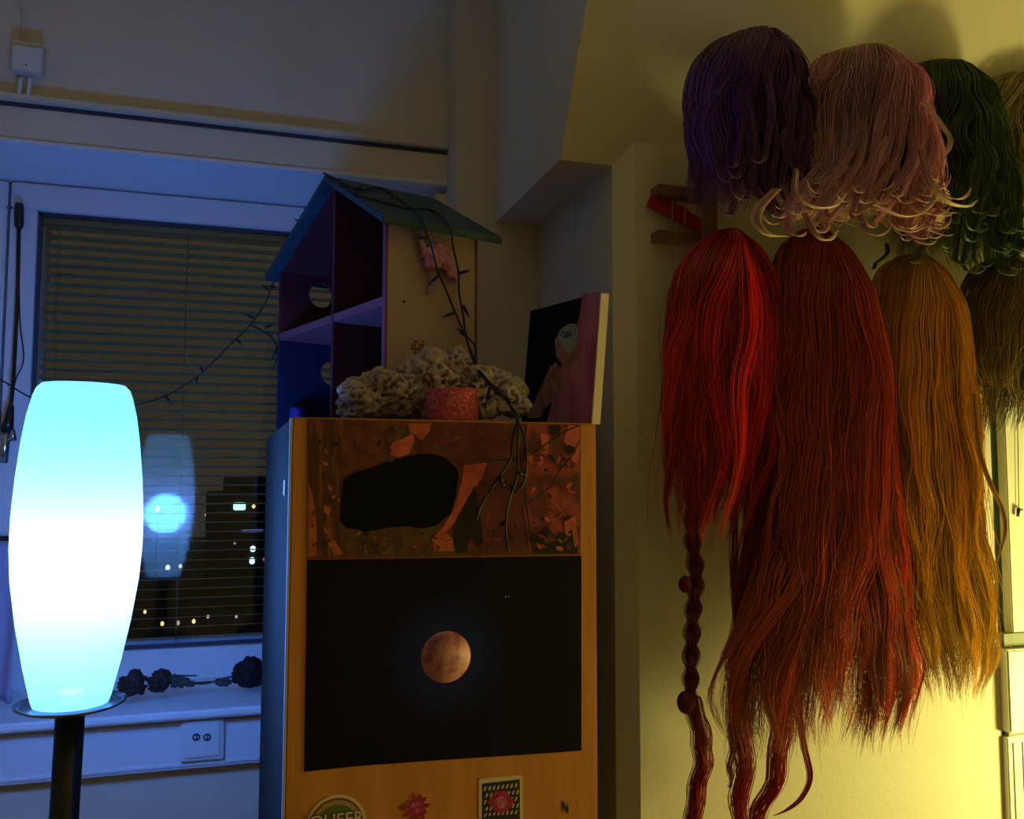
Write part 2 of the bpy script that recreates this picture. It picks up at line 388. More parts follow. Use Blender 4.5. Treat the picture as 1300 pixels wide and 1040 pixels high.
for px, py, r, k, Y, lb in [(184, 777, 2.2, 'amber', 92, 'far amber street lamp at the left, nearest above the lamp shade edge'), (206, 792, 2.6, 'amber', 88, 'far yellowish street lamp, first in the low row along the window bottom'),
        (226, 791, 2.6, 'dim', 88, 'far pinkish street lamp, second in the low row along the window bottom'), (246, 789, 2.6, 'amber', 88, 'far yellow-green street lamp, third in the low row along the window bottom'),
        (264, 783, 2.2, 'dim', 90, 'far dim brownish street lamp, fourth in the low row along the window bottom'), (300, 783, 2, 'dim', 92, 'far faint street lamp at the right end of the low row'),
        (213, 721, 3.2, 'white', 112, 'far white street lamp just under the reflected lamp shade'), (229, 719, 2.4, 'pink', 112, 'far small pale pink street lamp right of the white one'),
        (262, 653, 2.4, 'pink', 150, 'far pinkish street lamp at mid height in the window'), (200, 646, 3, 'pink', 150, 'far reddish street lamp seen through the reflected lamp shade')]:
    lamp_post(px, py, r, k, Y, lb)

# ------------------------------------------------------------------ junction box, cable, outlet
jb = empty('junction_box', atY(37, 100, YU), 'small cream junction box on the upper wall with one cable up and two down', 'electrical box')
a = atY(18, 56, YU); b = atY(57, 101, YU)
m = MB(); m.box((a.x, YU-.022, b.z), (b.x, YU, a.z), .003); m.build('housing', M['trunk'], jb)
m = MB(); m.box((a.x+.003, YU-.027, b.z+.002), (b.x-.001, YU-.020, a.z-.012), .002); m.build('cover', M['plastic'], jb)
c = atY(33, 82, YU-.027); m = MB(); m.ball(c, .0018, sub=1); m.build('screw', M['black'], jb)
m = MB(); m.tube(smooth_path([atY(31, 56, YU-.006), atY(29, 30, YU-.005), atY(30, 12, YU-.004), atY(25, 0, YU-.004), W(-.42, YU-.004, 1.0), W(-.42, YU-.004, ZC)]), .0022, 8); m.build('cable', M['trunk'], jb)
for px in (26, 38):
    m = MB(); m.tube(smooth_path([atY(px, 99, YU-.012), atY(px-1, 112, YU-.012), atY(px-3, 124, YU-.014)]), .0045, 8); m.build('cable', M['plastic'], jb)

a = atY(231, 909, YAP); b = atY(284, 962, YAP)
ol = empty('wall_outlet', Vector(((a.x+b.x)/2, YAP, b.z)), 'square white double-hole wall outlet on the panel under the window sill', 'outlet')
m = MB(); m.box((a.x, YAP-.010, b.z), (b.x, YAP+.002, a.z), .0025); m.build('plate', M['plastic'], ol)
m = MB()
w = (b.x-a.x)*.10; m.box((a.x+w, YAP-.013, b.z+w), (b.x-w, YAP-.009, a.z-w), .001); m.build('insert', M['plastic'], ol)
for px in (249, 263):
    c = atY(px, 936, YAP-.0132); m = MB()
    m.lathe([(.0042, 0), (.0066, 0), (.0066, .0012), (.0042, .0012), (.0042, 0)], c, 20, axis=(0, -1, 0)); m.tube([c+Vector((0, -.001, -.005)), c+Vector((.001, -.001, .005))], .0012, 5)
    m.build('socket_hole', M['dplastic'], ol)

# ------------------------------------------------------------------ floor lamp
YL = 1.27
base = atY(87, 893, YL); topc = atY(108, 489, YL)
LX = atY(92, 700, YL).x
lean = Vector(((atY(107, 489, YL).x-atY(90, 890, YL).x), 0, topc.z-base.z))
ax = lean.normalized(); H = lean.length
lampb = Vector((atY(90, 890, YL).x, YL, base.z))
fl = empty('floor_lamp', Vector((lampb.x, YL, 0)), 'floor lamp with a glowing cyan frosted glass shade on a black pole', 'lamp')
S = YL/F*1.0
prof_px = [(0, 47), (.02, 50), (.12, 60), (.25, 71), (.38, 79), (.48, 82), (.58, 82), (.70, 79), (.82, 74), (.90, 69), (.96, 63), (.985, 59), (1, 53)]
g = .00088*YL/1.18
m = MB(); fs = m.lathe([(r*g, h*H) for h, r in prof_px], lampb, 64, axis=ax)
sh = m.build('shade', shade_mat(), fl)
m = MB(); d = g
m.lathe([(.012, -.012), (.030, -.012), (.058, -.004), (.066, .000), (.066, .002), (.056, -.001), (.030, -.006), (.012, -.006)], lampb, 56, axis=ax); m.build('drip_plate', M['chrome'], fl)
m = MB(); e = Vector((lampb.x-.018, YL, .02)); m.tube([lampb-ax*.006, Vector((lampb.x-.006, YL, .85)), e], .0175, 24); m.build('pole', M['black'], fl)
m = MB(); m.lathe([(.001, .0), (.14, .0), (.14, .012), (.13, .02), (.02, .026), (.001, .026)], Vector((e.x, e.y, 0)), 48); m.build('foot', M['black'], fl)
m = MB(); m.lathe([(.001, 0), (.016, 0), (.016, .012), (.013, .016), (.001, .016)], lampb+ax*.001, 24, axis=ax); m.build('bulb_holder', M['plastic'], fl)
bl_ = bpy.data.lights.new('lamp_bulb', 'POINT'); bo = bpy.data.objects.new('lamp_bulb', bl_); COL.objects.link(bo)
bl_.color = (.06, .25, 1); bl_.energy = BULB_W; bl_.shadow_soft_size = .058
bo.location = lampb + ax*H*.44; 

# warm room lamp standing to the right, outside the frame
yl = bpy.data.lights.new('room_lamp', 'POINT'); yo = bpy.data.objects.new('room_lamp', yl); COL.objects.link(yo)
yl.color = (.95, .87, .25); yl.energy = YEL_W; yl.shadow_soft_size = .12; yo.location = W(1.78, .88, -.52)

# ------------------------------------------------------------------ cabinet with posters and stickers
YC = 1.10; ZT = .071
cx0, cx1 = atY(370, 529, YC).x, atY(757, 538, YC).x
cab = empty('cabinet', Vector(((cx0+cx1)/2, 1.38, 0)), 'tall narrow cabinet with orange wood door and grey side, posters and stickers on its front', 'cabinet')
yb2 = 1.69; sk = -.010
m = MB()
lo = [(cx0, YC+.018), (cx1, YC+.018), (cx1, yb2), (cx0+sk, yb2)]
zt_b = ZT-.012
m.prism([W(x, y, -EYE+.06) for x, y in lo], [W(cx0, YC+.018, ZT-.0), W(cx1, YC+.018, ZT-.0), W(cx1, yb2, ZT-.0), W(cx0+sk, yb2, ZT-.0)], .003)
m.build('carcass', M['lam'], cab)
m = MB(); m.box(W(cx0+.0, YC, -EYE+.065), W(cx1, YC+.017, ZT), .003); door = m.build('door', M['birch'], cab)
m = MB(); m.box(W(cx0+.03, YC+.06, -EYE), W(cx1-.03, yb2-.02, -EYE+.06)); m.build('plinth', M['black'], cab)
m = MB(); m.box(W(cx0-.0012, YC-.0004, -EYE+.065), W(cx0+.0016, YC+.017, ZT-.001), .0005); m.build('edge_highlight', M['edge'], door)  # pale strip puts the highlight on the door's rounded edge into colour
m = MB(); p = atPl(358, 622, W(cx0, YC, 0), Vector((1, 0, 0))); 
for yy, zz, mm in ((1.20, -.012, 0),):
    m.box(W(cx0-.003, 1.165, -.026), W(cx0-.0005, 1.20, -.006), .0008)
tag(m.build('side_sticker', M['st_white'], cab), None)

def plane_pts(pts, Y): return [atY(x, y, Y) for x, y in pts]
# upper poster: an illustration pinned over the door; shapes of its print
up_c = [(390, 531.5), (737, 539.5), (737, 704), (390, 710)]
m = MB(); m.mi = 0; m.slab(plane_pts(up_c, YC-.0002), (0, -.0006, 0))
lay = [0]
def shape(mi, pts):
    lay[0] += 1; m.mi = mi; m.slab(plane_pts(pts, YC-.0008-.00004*lay[0]), (0, -.00004, 0))
pm = ['pr_brown', 'pr_bark', 'pr_orange', 'pr_pink', 'pr_olive', 'pr_maroon', 'pr_red', 'pr_dark', 'post_black']
shape(1, [(391, 532.5), (436, 533.5), (433, 580), (434, 640), (440, 706), (391, 708)])
shape(2, [(391, 612), (397, 628), (402, 670), (402, 706), (391, 707)])
shape(2, [(410, 668), (418, 676), (436, 704), (424, 706), (416, 690)])
shape(2, [(411, 641), (420, 645), (417, 654), (411, 650)])
shape(4, [(434, 668), (480, 664), (540, 668), (575, 672), (582, 704), (440, 707)])
shape(5, [(548, 545), (600, 537), (640, 539), (640, 704), (612, 704), (600, 640), (618, 592), (585, 588), (560, 575), (530, 566)])
shape(6, [(668, 538), (736, 540.5), (736, 703), (672, 703), (664, 640), (662, 580)])
shape(5, [(612, 600), (664, 600), (664, 703), (618, 703)])
shape(4, [(508, 538), (518, 542), (514, 556), (504, 560), (498, 550), (500, 541)])
shape(3, [(494, 568), (500, 560), (512, 557), (524, 550), (526, 560), (519, 576), (506, 581), (496, 578)])
shape(2, [(518, 538), (548, 537), (545, 548), (535, 560), (527, 552), (520, 548)])
shape(5, [(532, 566), (556, 557), (580, 566), (592, 582), (586, 594), (560, 578), (536, 576)])
shape(4, [(545, 569), (560, 564), (576, 573), (580, 582), (562, 575)])
shape(3, [(589, 591), (619, 587), (612, 607), (602, 622), (592, 640), (580, 660), (566, 676), (560, 672), (574, 652), (580, 634), (586, 612)])
shape(8, [(436, 610), (446, 602), (470, 594), (505, 582), (530, 577), (548, 576), (566, 582), (580, 595), (583, 606), (578, 630), (572, 652), (556, 666), (540, 671), (515, 668), (492, 670), (462, 676), (455, 672), (440, 671), (431, 660), (433, 640)])
shape(7, [(603, 616), (607, 640), (612, 668), (614, 690), (604, 694), (598, 680), (592, 700), (580, 704), (577, 690), (576, 672), (580, 658), (590, 640)])
shape(2, [(548, 684), (560, 672), (574, 684), (577, 700), (552, 700)])
shape(3, [(722, 540), (736, 541), (736, 585), (728, 590), (722, 570), (716, 560)])
shape(3, [(686, 550), (698, 552), (696, 572), (688, 568)])
shape(7, [(697, 539), (712, 540), (710, 552), (698, 552)]); shape(7, [(716, 566), (728, 564), (730, 575), (720, 578)])
shape(7, [(682, 680), (694, 668), (704, 680), (734, 668), (734, 703), (678, 703)])
shape(3, [(716, 662), (730, 656), (735, 690), (730, 695), (726, 672), (718, 678)])
def specks(n, x0, y0, x1, y1, tones, size):
    for _ in range(n):
        x_, y_ = random.uniform(x0, x1), random.uniform(y0, y1); a_ = random.uniform(0, PI); q_ = random.uniform(.5, 1)*size; e_ = random.uniform(.25, .6)
        shape(random.choice(tones), [(x_+q_*math.cos(a_)*math.cos(t_)-q_*e_*math.sin(a_)*math.sin(t_), y_+q_*math.sin(a_)*math.cos(t_)+q_*e_*math.cos(a_)*math.sin(t_)) for t_ in [2*PI*k_/7 for k_ in range(7)]])
specks(40, 396, 538, 432, 700, [1, 7, 0, 2], 5); specks(26, 440, 540, 500, 590, [0, 5, 7, 4], 6); specks(34, 445, 676, 570, 702, [4, 0, 7, 2], 4)
specks(46, 672, 546, 731, 698, [5, 6, 7, 3, 5], 7); specks(24, 618, 606, 664, 700, [5, 7, 6], 6); specks(10, 560, 540, 640, 570, [5, 0], 8); specks(10, 500, 560, 522, 577, [3, 2], 2.5)
def branch(pts, w, mi=7):
    L = [(x, y-w) for x, y in pts]; R = [(x, y+w) for x, y in pts][::-1]
    for i in range(len(pts)-1):
        (x0, y0), (x1, y1) = pts[i], pts[i+1]; dx, dy = x1-x0, y1-y0; l = math.hypot(dx, dy) or 1; nx, ny = -dy/l*w, dx/l*w
        shape(mi, [(x0+nx, y0+ny), (x1+nx, y1+ny), (x1-nx, y1-ny), (x0-nx, y0-ny)])
branch([(668, 540), (664, 590), (668, 640), (676, 700)], 1.1); branch([(672, 578), (690, 566), (716, 548), (734, 541)], 1.0)
branch([(670, 638), (700, 618), (708, 600), (728, 576), (735, 560)], .9); branch([(708, 600), (712, 590)], .6)
branch([(604, 582), (640, 584), (668, 582)], 1.0); branch([(606, 612), (628, 620), (606, 640)], .7); branch([(700, 634), (716, 652), (704, 660)], .5, 3)
po1 = m.build('poster', [M[k] for k in pm])
tag(po1, 'upper poster on the cabinet door, reddish woodland picture with a large black shape', 'poster')
# lower poster
mc = atY(566, 834, YC)
m = MB(); m.slab(plane_pts([(390, 711), (738, 705.5), (738, 953), (700, 956), (560, 965), (450, 973), (386, 980)], YC-.0002), (0, -.0005, 0))
po2 = m.build('poster', poster_mat((mc.x, YC-.0007, mc.z)))
tag(po2, 'lower black poster on the cabinet door, with a full reddish moon in the middle', 'poster')
m = MB(); m.lathe([(.0001, 0), (31.5*YC/F*1.03, 0), (31.5*YC/F*1.03, .0002), (.0001, .0002)], Vector((mc.x, YC-.0007, mc.z)), 48, axis=(0, -1, 0))
o = m.build('moon', moon_mat()); o.parent = po2; o.matrix_parent_inverse = Matrix.Translation(-po2.location)
m = MB(); s0 = atY(642, 758, YC-.0008); m.ball(s0, .0011, (1, .1, 1.2), 1); s0 = atY(646, 757, YC-.0008); m.ball(s0, .0007, (1, .1, 1.6), 1)
o = m.build('star', M['st_cream']); o.parent = po2; o.matrix_parent_inverse = Matrix.Translation(-po2.location)

# stickers
def disc(m, c, r, d, mi, n=40, z0=0):
    m.mi = mi; m.prism([c+Vector((r*math.cos(2*PI*k/n), z0, r*math.sin(2*PI*k/n))) for k in range(n)], [c+Vector((r*math.cos(2*PI*k/n), z0-d, r*math.sin(2*PI*k/n))) for k in range(n)])
def text_mesh(txt, size, loc, name, material, parent, rz=0, ext=.0002, bold=0):
    cu = bpy.data.curves.new(name, 'FONT'); cu.body = txt; cu.size = size; cu.align_x = 'CENTER'; cu.extrude = ext; cu.offset = bold
    t = bpy.data.objects.new(name+'_tmp', cu); COL.objects.link(t); bpy.context.view_layer.update()
    me = bpy.data.meshes.new_from_object(t.evaluated_get(bpy.context.evaluated_depsgraph_get()))
    COL.objects.unlink(t); bpy.data.objects.remove(t)
    me.transform(Matrix.Translation(loc) @ Matrix.Rotation(rz, 4, 'Y') @ Matrix.Rotation(PI/2, 4, 'X'))
    me.materials.clear(); me.materials.append(material)
    return link(name, me, parent)
u = YC/F*1.03
c = atY(427, 1048, YC-.0004)
st = empty('sticker', Vector((c.x, YC, c.z-.035)), 'round cream-rimmed sticker with lettering over green, low left on the cabinet door', 'sticker')
m = MB(); disc(m, c, 35*u, .0003, 0); disc(m, c, 31.5*u, .0002, 1, z0=-.0003); disc(m, c, 29*u, .0002, 2, z0=-.0005); disc(m, c, 24*u, .0002, 3, z0=-.0007)
m.build('badge', [M['st_cream'], M['st_brown'], M['st_tan'], M['st_green']], st)
text_mesh('QUEER', .0205, Vector((c.x, YC-.0016, c.z-.000)), 'lettering_outline', M['st_dark'], st, bold=.0011)
text_mesh('QUEER', .0205, Vector((c.x, YC-.0020, c.z-.000)), 'lettering', M['st_cream'], st, bold=.0002)
c = atY(529, 1026, YC-.0004)
m = MB(); n = 44; pts = []
for kk in range(n):
    a_ = 2*PI*kk/n; r = (13.5+3.2*math.sin(5.5*a_*2)+2*math.sin(a_*7+1))*u; pts.append(c+Vector((r*math.cos(a_), 0, r*1.08*math.sin(a_))))
m.mi = 0; m.slab(pts, (0, -.0003, 0))
for dx, dy, rr in ((-4, -3, 3.2), (2, -5, 2.6), (1, 3, 3)): disc(m, atY(529+dx, 1026+dy, YC-.0007), rr*u, .0001, 1, 12)
disc(m, atY(512, 1025, YC-.0004), 4*u, .0002, 2, 10)
tag(m.build('sticker', [M['st_red'], M['st_magenta'], M['st_brown']]), 'small crimson flower-shaped sticker on the cabinet door between the two larger stickers', 'sticker')
m = MB(); m.mi = 0; m.slab(plane_pts([(608, 991), (610, 989), (661, 984), (663, 986), (664, 1065), (608, 1068)], YC-.0003), (0, -.0003, 0))
m.mi = 1; m.slab(plane_pts([(612, 995), (660, 989.5), (660, 1060), (612, 1062)], YC-.0006), (0, -.0001, 0))
m.mi = 0
for i in range(8):
    for j in range(5):
        x = 614+i*5.6+(j % 2)*2; y = 999+j*8.5-i*.6
        if x < 657: m.slab(plane_pts([(x, y+5), (x+2, y), (x+4, y), (x+2, y+5)], YC-.0007), (0, -.00008, 0))
m.mi = 2; cc = [(636+15*math.cos(a_)+2*math.cos(5*a_), 1018+14*math.sin(a_)) for a_ in [2*PI*q/30 for q in range(30)]]; m.slab(plane_pts(cc, YC-.0008), (0, -.0001, 0))
m.mi = 3; cc = [(637+7*math.cos(a_)+1.5*math.cos(4*a_), 1019+8*math.sin(a_)) for a_ in [2*PI*q/24 for q in range(24)]]; m.slab(plane_pts(cc, YC-.0009), (0, -.0001, 0))
m.mi = 1; m.slab(plane_pts([(616, 1036), (656, 1034), (656, 1040), (616, 1043)], YC-.0009), (0, -.0001, 0))
tag(m.build('sticker', [M['st_cream'], M['st_dark'], M['st_red'], M['st_magenta']]), 'rectangular cream-edged sticker with black and white pattern and a crimson rose', 'sticker')
m = MB(); m.slab(plane_pts([(713, 1018), (716, 1017), (719, 1026), (721, 1019), (722, 1031), (719, 1033), (716, 1024), (714, 1032)], YC-.0003), (0, -.0002, 0))
tag(m.build('sticker', M['st_dark']), 'tiny dark letter-like sticker at the right edge of the cabinet door', 'sticker')

# ------------------------------------------------------------------ dollhouse
az = math.radians(-18)
N0 = atY(487, 520, 1.25); N0.z = EYE+ZT
dS = Vector((math.sin(az), math.cos(az), 0)); dT = Vector((dS.y, -dS.x, 0))
def D(s, t, z): return N0 + dS*s + dT*t + Vector((0, 0, z-ZT))
WD, DD, ZE, ZR, ZM = .425, .157, .372, .472, .258
th = .009
dh = empty('dollhouse', D(WD/2, DD/2, ZT), 'open-fronted wooden dollhouse with teal roof on top of the cabinet', 'dollhouse')
def dbox(m, s0, s1, t0, t1, z0, z1): m.hexa([D(s0, t0, z0), D(s1, t0, z0), D(s1, t1, z0), D(s0, t1, z0)], [D(s0, t0, z1), D(s1, t0, z1), D(s1, t1, z1), D(s0, t1, z1)])
m = MB(); dbox(m, 0, th, .004, DD, ZT, ZE); m.build('side_wall', M['dh_wood'], dh)
m = MB(); dbox(m, 0, th, 0, .004, ZT, ZE); dbox(m, 0, WD, 0, .004, ZT, ZT+th); m.build('front_edging', M['dh_edge'], dh)
m = MB(); dbox(m, -.0008, 0, DD-.004, DD+.001, ZT, ZE); m.build('corner_edging', M['dh_edge'], dh)
m = MB(); dbox(m, th+.0005, th+.002, .004, DD-th, ZT, ZM); m.build('wall_lining', M['dh_red'], dh)
smid = .183
m = MB(); dbox(m, smid-th/2, smid+th/2, .0, DD-th, ZT, ZR-.01); m.build('partition', M['dh_red'], dh)
m = MB(); dbox(m, smid+th/2, smid+th/2+.001, .003, DD-th, ZT+th, ZM); m.build('partition_lining', M['dh_blue'], dh)
m = MB(); dbox(m, th, WD-th, .0, DD-th, ZM-.013, ZM); m.build('upper_floor', M['dh_edge'], dh)
m = MB(); dbox(m, th, WD-th, .004, DD-th, ZT, ZT+.006); m.build('lower_floor', M['dh_blue'], dh)
# far side wall with round windows, plain back board
def holed_panel(z0, z1, t0, t1, hole, mt, name):
    bm = bmesh.new(); ht, hz, hr = hole; n = 32
    def edge_pt(a):
        dx, dz = math.cos(a), math.sin(a); tt = 1e9
        if dx > 1e-6: tt = min(tt, (t1-ht)/dx)
        if dx < -1e-6: tt = min(tt, (t0-ht)/dx)
        if dz > 1e-6: tt = min(tt, (z1-hz)/dz)
        if dz < -1e-6: tt = min(tt, (z0-hz)/dz)
        return ht+dx*tt, hz+dz*tt
    angs = sorted(set([2*PI*k/n for k in range(n)]+[math.atan2(zz-hz, ss-ht) % (2*PI) for ss, zz in ((t0, z0), (t1, z0), (t1, z1), (t0, z1))]))
    rings = []
    for s_ in (WD-th, WD):
        inn = [bm.verts.new(D(s_, ht+hr*math.cos(a), hz+hr*math.sin(a))) for a in angs]
        out = [bm.verts.new(D(s_, *edge_pt(a))) for a in angs]
        rings.append((inn, out))
    q = len(angs)
    for i in range(q):
        j = (i+1) % q
        for (inn, out) in rings: bm.faces.new((inn[i], inn[j], out[j], out[i]))
        bm.faces.new((rings[0][0][i], rings[0][0][j], rings[1][0][j], rings[1][0][i])); bm.faces.new((rings[0][1][i], rings[0][1][j], rings[1][1][j], rings[1][1][i]))
    mm = MB(); mm.bm.free(); mm.bm = bm; return mm.build(name, mt, dh)
def tz_of(px, py):
    q = atPl(px, py, D(WD-th, 0, 0), dS) - N0; return q.dot(dT), q.z+ZT
t1_, z1_ = tz_of(408, 375); t2_, z2_ = tz_of(422, 474)
print('HOLES', t1_, z1_, t2_, z2_)
holed_panel(ZM, ZE, 0, DD-th-.0005, (t1_, z1_, .024), M['dh_red'], 'far_wall')
holed_panel(ZT, ZM, 0, DD-th-.0005, (min(t2_, .11), z2_, .023), M['dh_blue'], 'far_wall')
m = MB(); dbox(m, 0.002, WD, DD-th, DD, ZM, ZE); m.build('back_board', M['dh_red'], dh)
m = MB(); dbox(m, 0.002, WD, DD-th, DD, ZT, ZM); m.build('back_board', M['dh_blue'], dh)
m = MB(); m.slab([D(.0, DD-th, ZE), D(WD, DD-th, ZE), D(smid, DD-th, ZR-.004)], dT*th); m.build('gable_board', M['dh_red'], dh)
# roof
rth = .009; oh = .026
def roof(s_e, sgn, name):
    m = MB(); f0, f1 = -.018, DD+.03
    ze = ZE-.002; s_out = s_e+sgn*oh; slope = (ZR-ze)/(abs(smid-s_e)); zo = ze-oh*slope
    lo = [D(smid, f0, ZR), D(s_out, f0, zo), D(s_out, f1, zo), D(smid, f1, ZR)]
    hi = [p+Vector((0, 0, rth*1.3)) for p in lo]; m.prism(lo, hi, .001); o = m.build(name, M['dh_roof'], dh)
    m = MB(); s_w = s_e-sgn*th; zi = ze+slope*th
    lo = [D(smid, .002, ZR-.0018), D(s_w, .002, zi-.0018), D(s_w, DD-th, zi-.0018), D(smid, DD-th, ZR-.0018)]
    m.prism(lo, [p+Vector((0, 0, .0016)) for p in lo]); m.build('roof_lining', M['dh_red'], dh); return o
rf = roof(0, -1, 'roof_slope'); roof(WD, 1, 'roof_slope')
# knot and stamped mark on the side wall
def on_side(px, py, off=-.0006): return atPl(px, py, N0+dS*off, dS)
m = MB(); m.ball(on_side(513, 383), .0022, sub=1); m.build('nail', M['st_dark'], dh)
m = MB()
for i_ in range(5):
    for j_ in range(4):
        if (i_*7+j_*5+i_*j_) % 3: x_, y_ = 522+i_*3.4, 432+j_*4.6; m.slab([on_side(x_, y_), on_side(x_+2.6, y_+.3), on_side(x_+2.9, y_+3.4), on_side(x_+.3, y_+3.1)], dS*-.0003)
m.build('stamped_mark', M['st_brown'], dh)
# pink fabric flower hung on the side wall
q = on_side(556, 332, -.012)
pf = empty('fabric_flower', on_side(556, 350, -.01), 'crumpled pink and lilac fabric flower hanging on the pale dollhouse wall', 'decoration')
m = MB()
for (px, py, r, sx, sz) in [(545, 322, .011, 1.1, .9), (556, 316, .011, 1, 1), (563, 322, .012, 1.1, .8), (552, 332, .013, 1, .9), (566, 334, .012, 1, 1), (572, 345, .010, .9, 1.1), (545, 335, .010, .9, 1), (578, 352, .006, .7, 1.5), (556, 326, .012, 1, 1)]:
    for v in m.ball(on_side(px, py, -.010), r, (sx, .7, sz), 3):
        nn = noise.noise(v.co*150)*.0035; v.co += Vector((noise.noise(v.co*120+Vector((9, 0, 0))), 0, noise.noise(v.co*120)))*.004 + dS*(-nn)
m.build('petals', M['lilac'], pf)
m = MB(); m.tube(smooth_path([on_side(532, 294, -.006), on_side(535, 308, -.008), on_side(541, 322, -.010)]), .0045, 8, taper=lambda t: .7+.5*t); m.build('stem', M['lilac2'], pf)
m = MB(); m.tube(smooth_path([on_side(546, 345, -.008), on_side(549, 360, -.006), on_side(543, 372, -.004)]), .003, 6); m.build('ribbon_tail', M['lilac2'], pf)
# blue glass in the lower room
g0 = D(.30, .035, ZT+.006); q = atPl(378, 520, D(0, .03, 0), dT)
g0 = Vector((q.x, q.y, EYE+ZT+.0065)); m = MB()
m.lathe([(.0001, 0), (.013, 0), (.0145, .004), (.0155, .045), (.0145, .045), (.0135, .006), (.0001, .005)], g0, 32)
tag(m.build('glass_tumbler', M['navyglass']), 'small cobalt blue glass standing in the lower left room of the dollhouse', 'glass')

# ------------------------------------------------------------------ coral, candle, painting on the cabinet
def coral_blob(m, c, sc, seed, sub=6, amp=.30):
    g = bmesh.ops.create_icosphere(m.bm, subdivisions=sub, radius=1)
    off = Vector((seed*3.1, seed*1.7, seed))
    for v in g['verts']:
        n = v.co.normalized(); p = Vector((n.x*sc[0], n.y*sc[1], n.z*sc[2]))
        q = p*108 + off*7
        dd, _ = noise.voronoi(q + Vector((noise.noise(q*.6), noise.noise(q*.6+Vector((5, 0, 0))), noise.noise(q*.6+Vector((0, 8, 0)))))*.8)
        d1 = min(1, max(0, (.44-dd[0])/.16)); pit = -.015*d1*d1*(3-2*d1)
        big = noise.fractal(p*30+off, 1, 2, 3)*.012 + max(0, dd[0]-.55)*.006
        v.co = Vector(c) + p + n*(pit + big + noise.noise(p*230)*.002)
        if v.co.z < EYE+ZT: v.co.z = EYE+ZT
    for v in g['verts']:
        for f in v.link_faces: f.smooth = True; f.material_index = 0
cc = [(atY(492, 500, 1.20), (.062, .034, .036)), (atY(560, 490, 1.20), (.06, .034, .046)), (atY(624, 500, 1.19), (.052, .03, .036)), (atY(455, 512, 1.19), (.036, .026, .024))]
m = MB()
for i, (c, s) in enumerate(cc[:2]): coral_blob(m, c, s, i+1)
coral_blob(m, cc[3][0], cc[3][1], 5, 5)
coral_blob(m, atY(577, 460, 1.195), (.022, .018, .018), 9, 5)
tag(m.build('coral', M['coral'], fix=False), 'lumpy pitted whitish coral rock on the cabinet top in front of the dollhouse', 'coral')
m = MB(); coral_blob(m, cc[2][0], cc[2][1], 3); coral_blob(m, atY(650, 512, 1.185), (.024, .02, .02), 4, 5)
tag(m.build('coral', M['coral'], fix=False), 'smaller pitted coral piece between the pink candle and the painting', 'coral')
c = atY(574, 530, 1.145); c.z = EYE+ZT
cn = empty('candle', c, 'short round pink-red candle with a textured skin at the front of the cabinet top', 'candle')
m = MB(); R_ = 33.5*1.145/F*1.02; m.lathe([(.0001, 0), (R_*.98, 0), (R_, .002), (R_, .042), (R_*.96, .044), (R_*.8, .043), (.0001, .042)], c, 64); m.build('wax', M['cyl'], cn)
m = MB(); m.tube([c+Vector((0, 0, .040)), c+Vector((.001, 0, .048))], .0011, 6); m.build('wick', M['black'], cn)

# painting on canvas leaning against the side of the pier
A0 = atY(751, 533, 1.135); A0.z = EYE+ZT+.001                       # near bottom
B0 = atY(662, 533, 1.30); B0.z = EYE+ZT+.001                       # far bottom
hp = atY(757, 371, 1.14).z - A0.z
nrm = Vector((-(B0-A0).y, (B0-A0).x, 0)).normalized()   # points to the left/camera
if nrm.x > 0: nrm = -nrm
leanv = -nrm*.018
pt = empty('painting', (A0+B0)/2, 'small stretched canvas painting of a hand raising a green cup, leaning on the wall', 'painting')
A1 = A0+Vector((0, 0, hp))+leanv; B1 = B0+Vector((0, 0, hp))+leanv
m = MB(); m.prism([A0, B0, B0-nrm*.016, A0-nrm*.016], [A1, B1, B1-nrm*.016, A1-nrm*.016], .0008); m.build('canvas', M['paper_edge'], pt)
pn = (B0-A0).cross(A1-A0).normalized()
if pn.dot(nrm) < 0: pn = -pn
def pp(px, py, l=1): return atPl(px, py, A0+pn*(.0009+.0002*l), pn)
def bil(u_, v_, l=0): return A0+(B0-A0)*u_+(A1-A0)*v_ + pn*(.0009+.0002*l)
m = MB(); m.mi = 0; m.slab([bil(0, 0), bil(1, 0), bil(1, 1), bil(0, 1)], pn*.0002)
m.mi = 1; m.slab([bil(0.0, 0, 1), bil(.62, 0, 1), pp(711, 470), pp(735, 405), pp(740, 372.5), bil(0, 1, 1)], pn*.0002)
m.mi = 2; m.slab([pp(668, 531, 2), pp(676, 515, 2), pp(690, 485, 2), pp(698, 466, 2), pp(706, 460, 2), pp(716, 474, 2), pp(712, 490, 2), pp(704, 505, 2), pp(690, 522, 2), pp(686, 531, 2)], pn*.0002)
m.slab([pp(704, 430, 2), pp(712, 426, 2), pp(722, 455, 2), pp(734, 440, 2), pp(738, 448, 2), pp(729, 464, 2), pp(716, 466, 2), pp(706, 452, 2)], pn*.0002)
m.mi = 3; m.slab([pp(707, 428, 3), pp(712, 418, 3), pp(722, 411, 3), pp(731, 411, 3), pp(734, 420, 3), pp(731, 440, 3), pp(722, 450, 3), pp(714, 440, 3)], pn*.0002)
m.mi = 4; m.slab([pp(721+10*math.cos(a_), 423+5.5*math.sin(a_)-2.5*math.cos(a_), 4) for a_ in [2*PI*q/20 for q in range(20)]], pn*.0002)
m.build('paint', [M['p_black'], M['p_pink'], M['p_skin'], M['p_green'], M['p_blue']], pt)

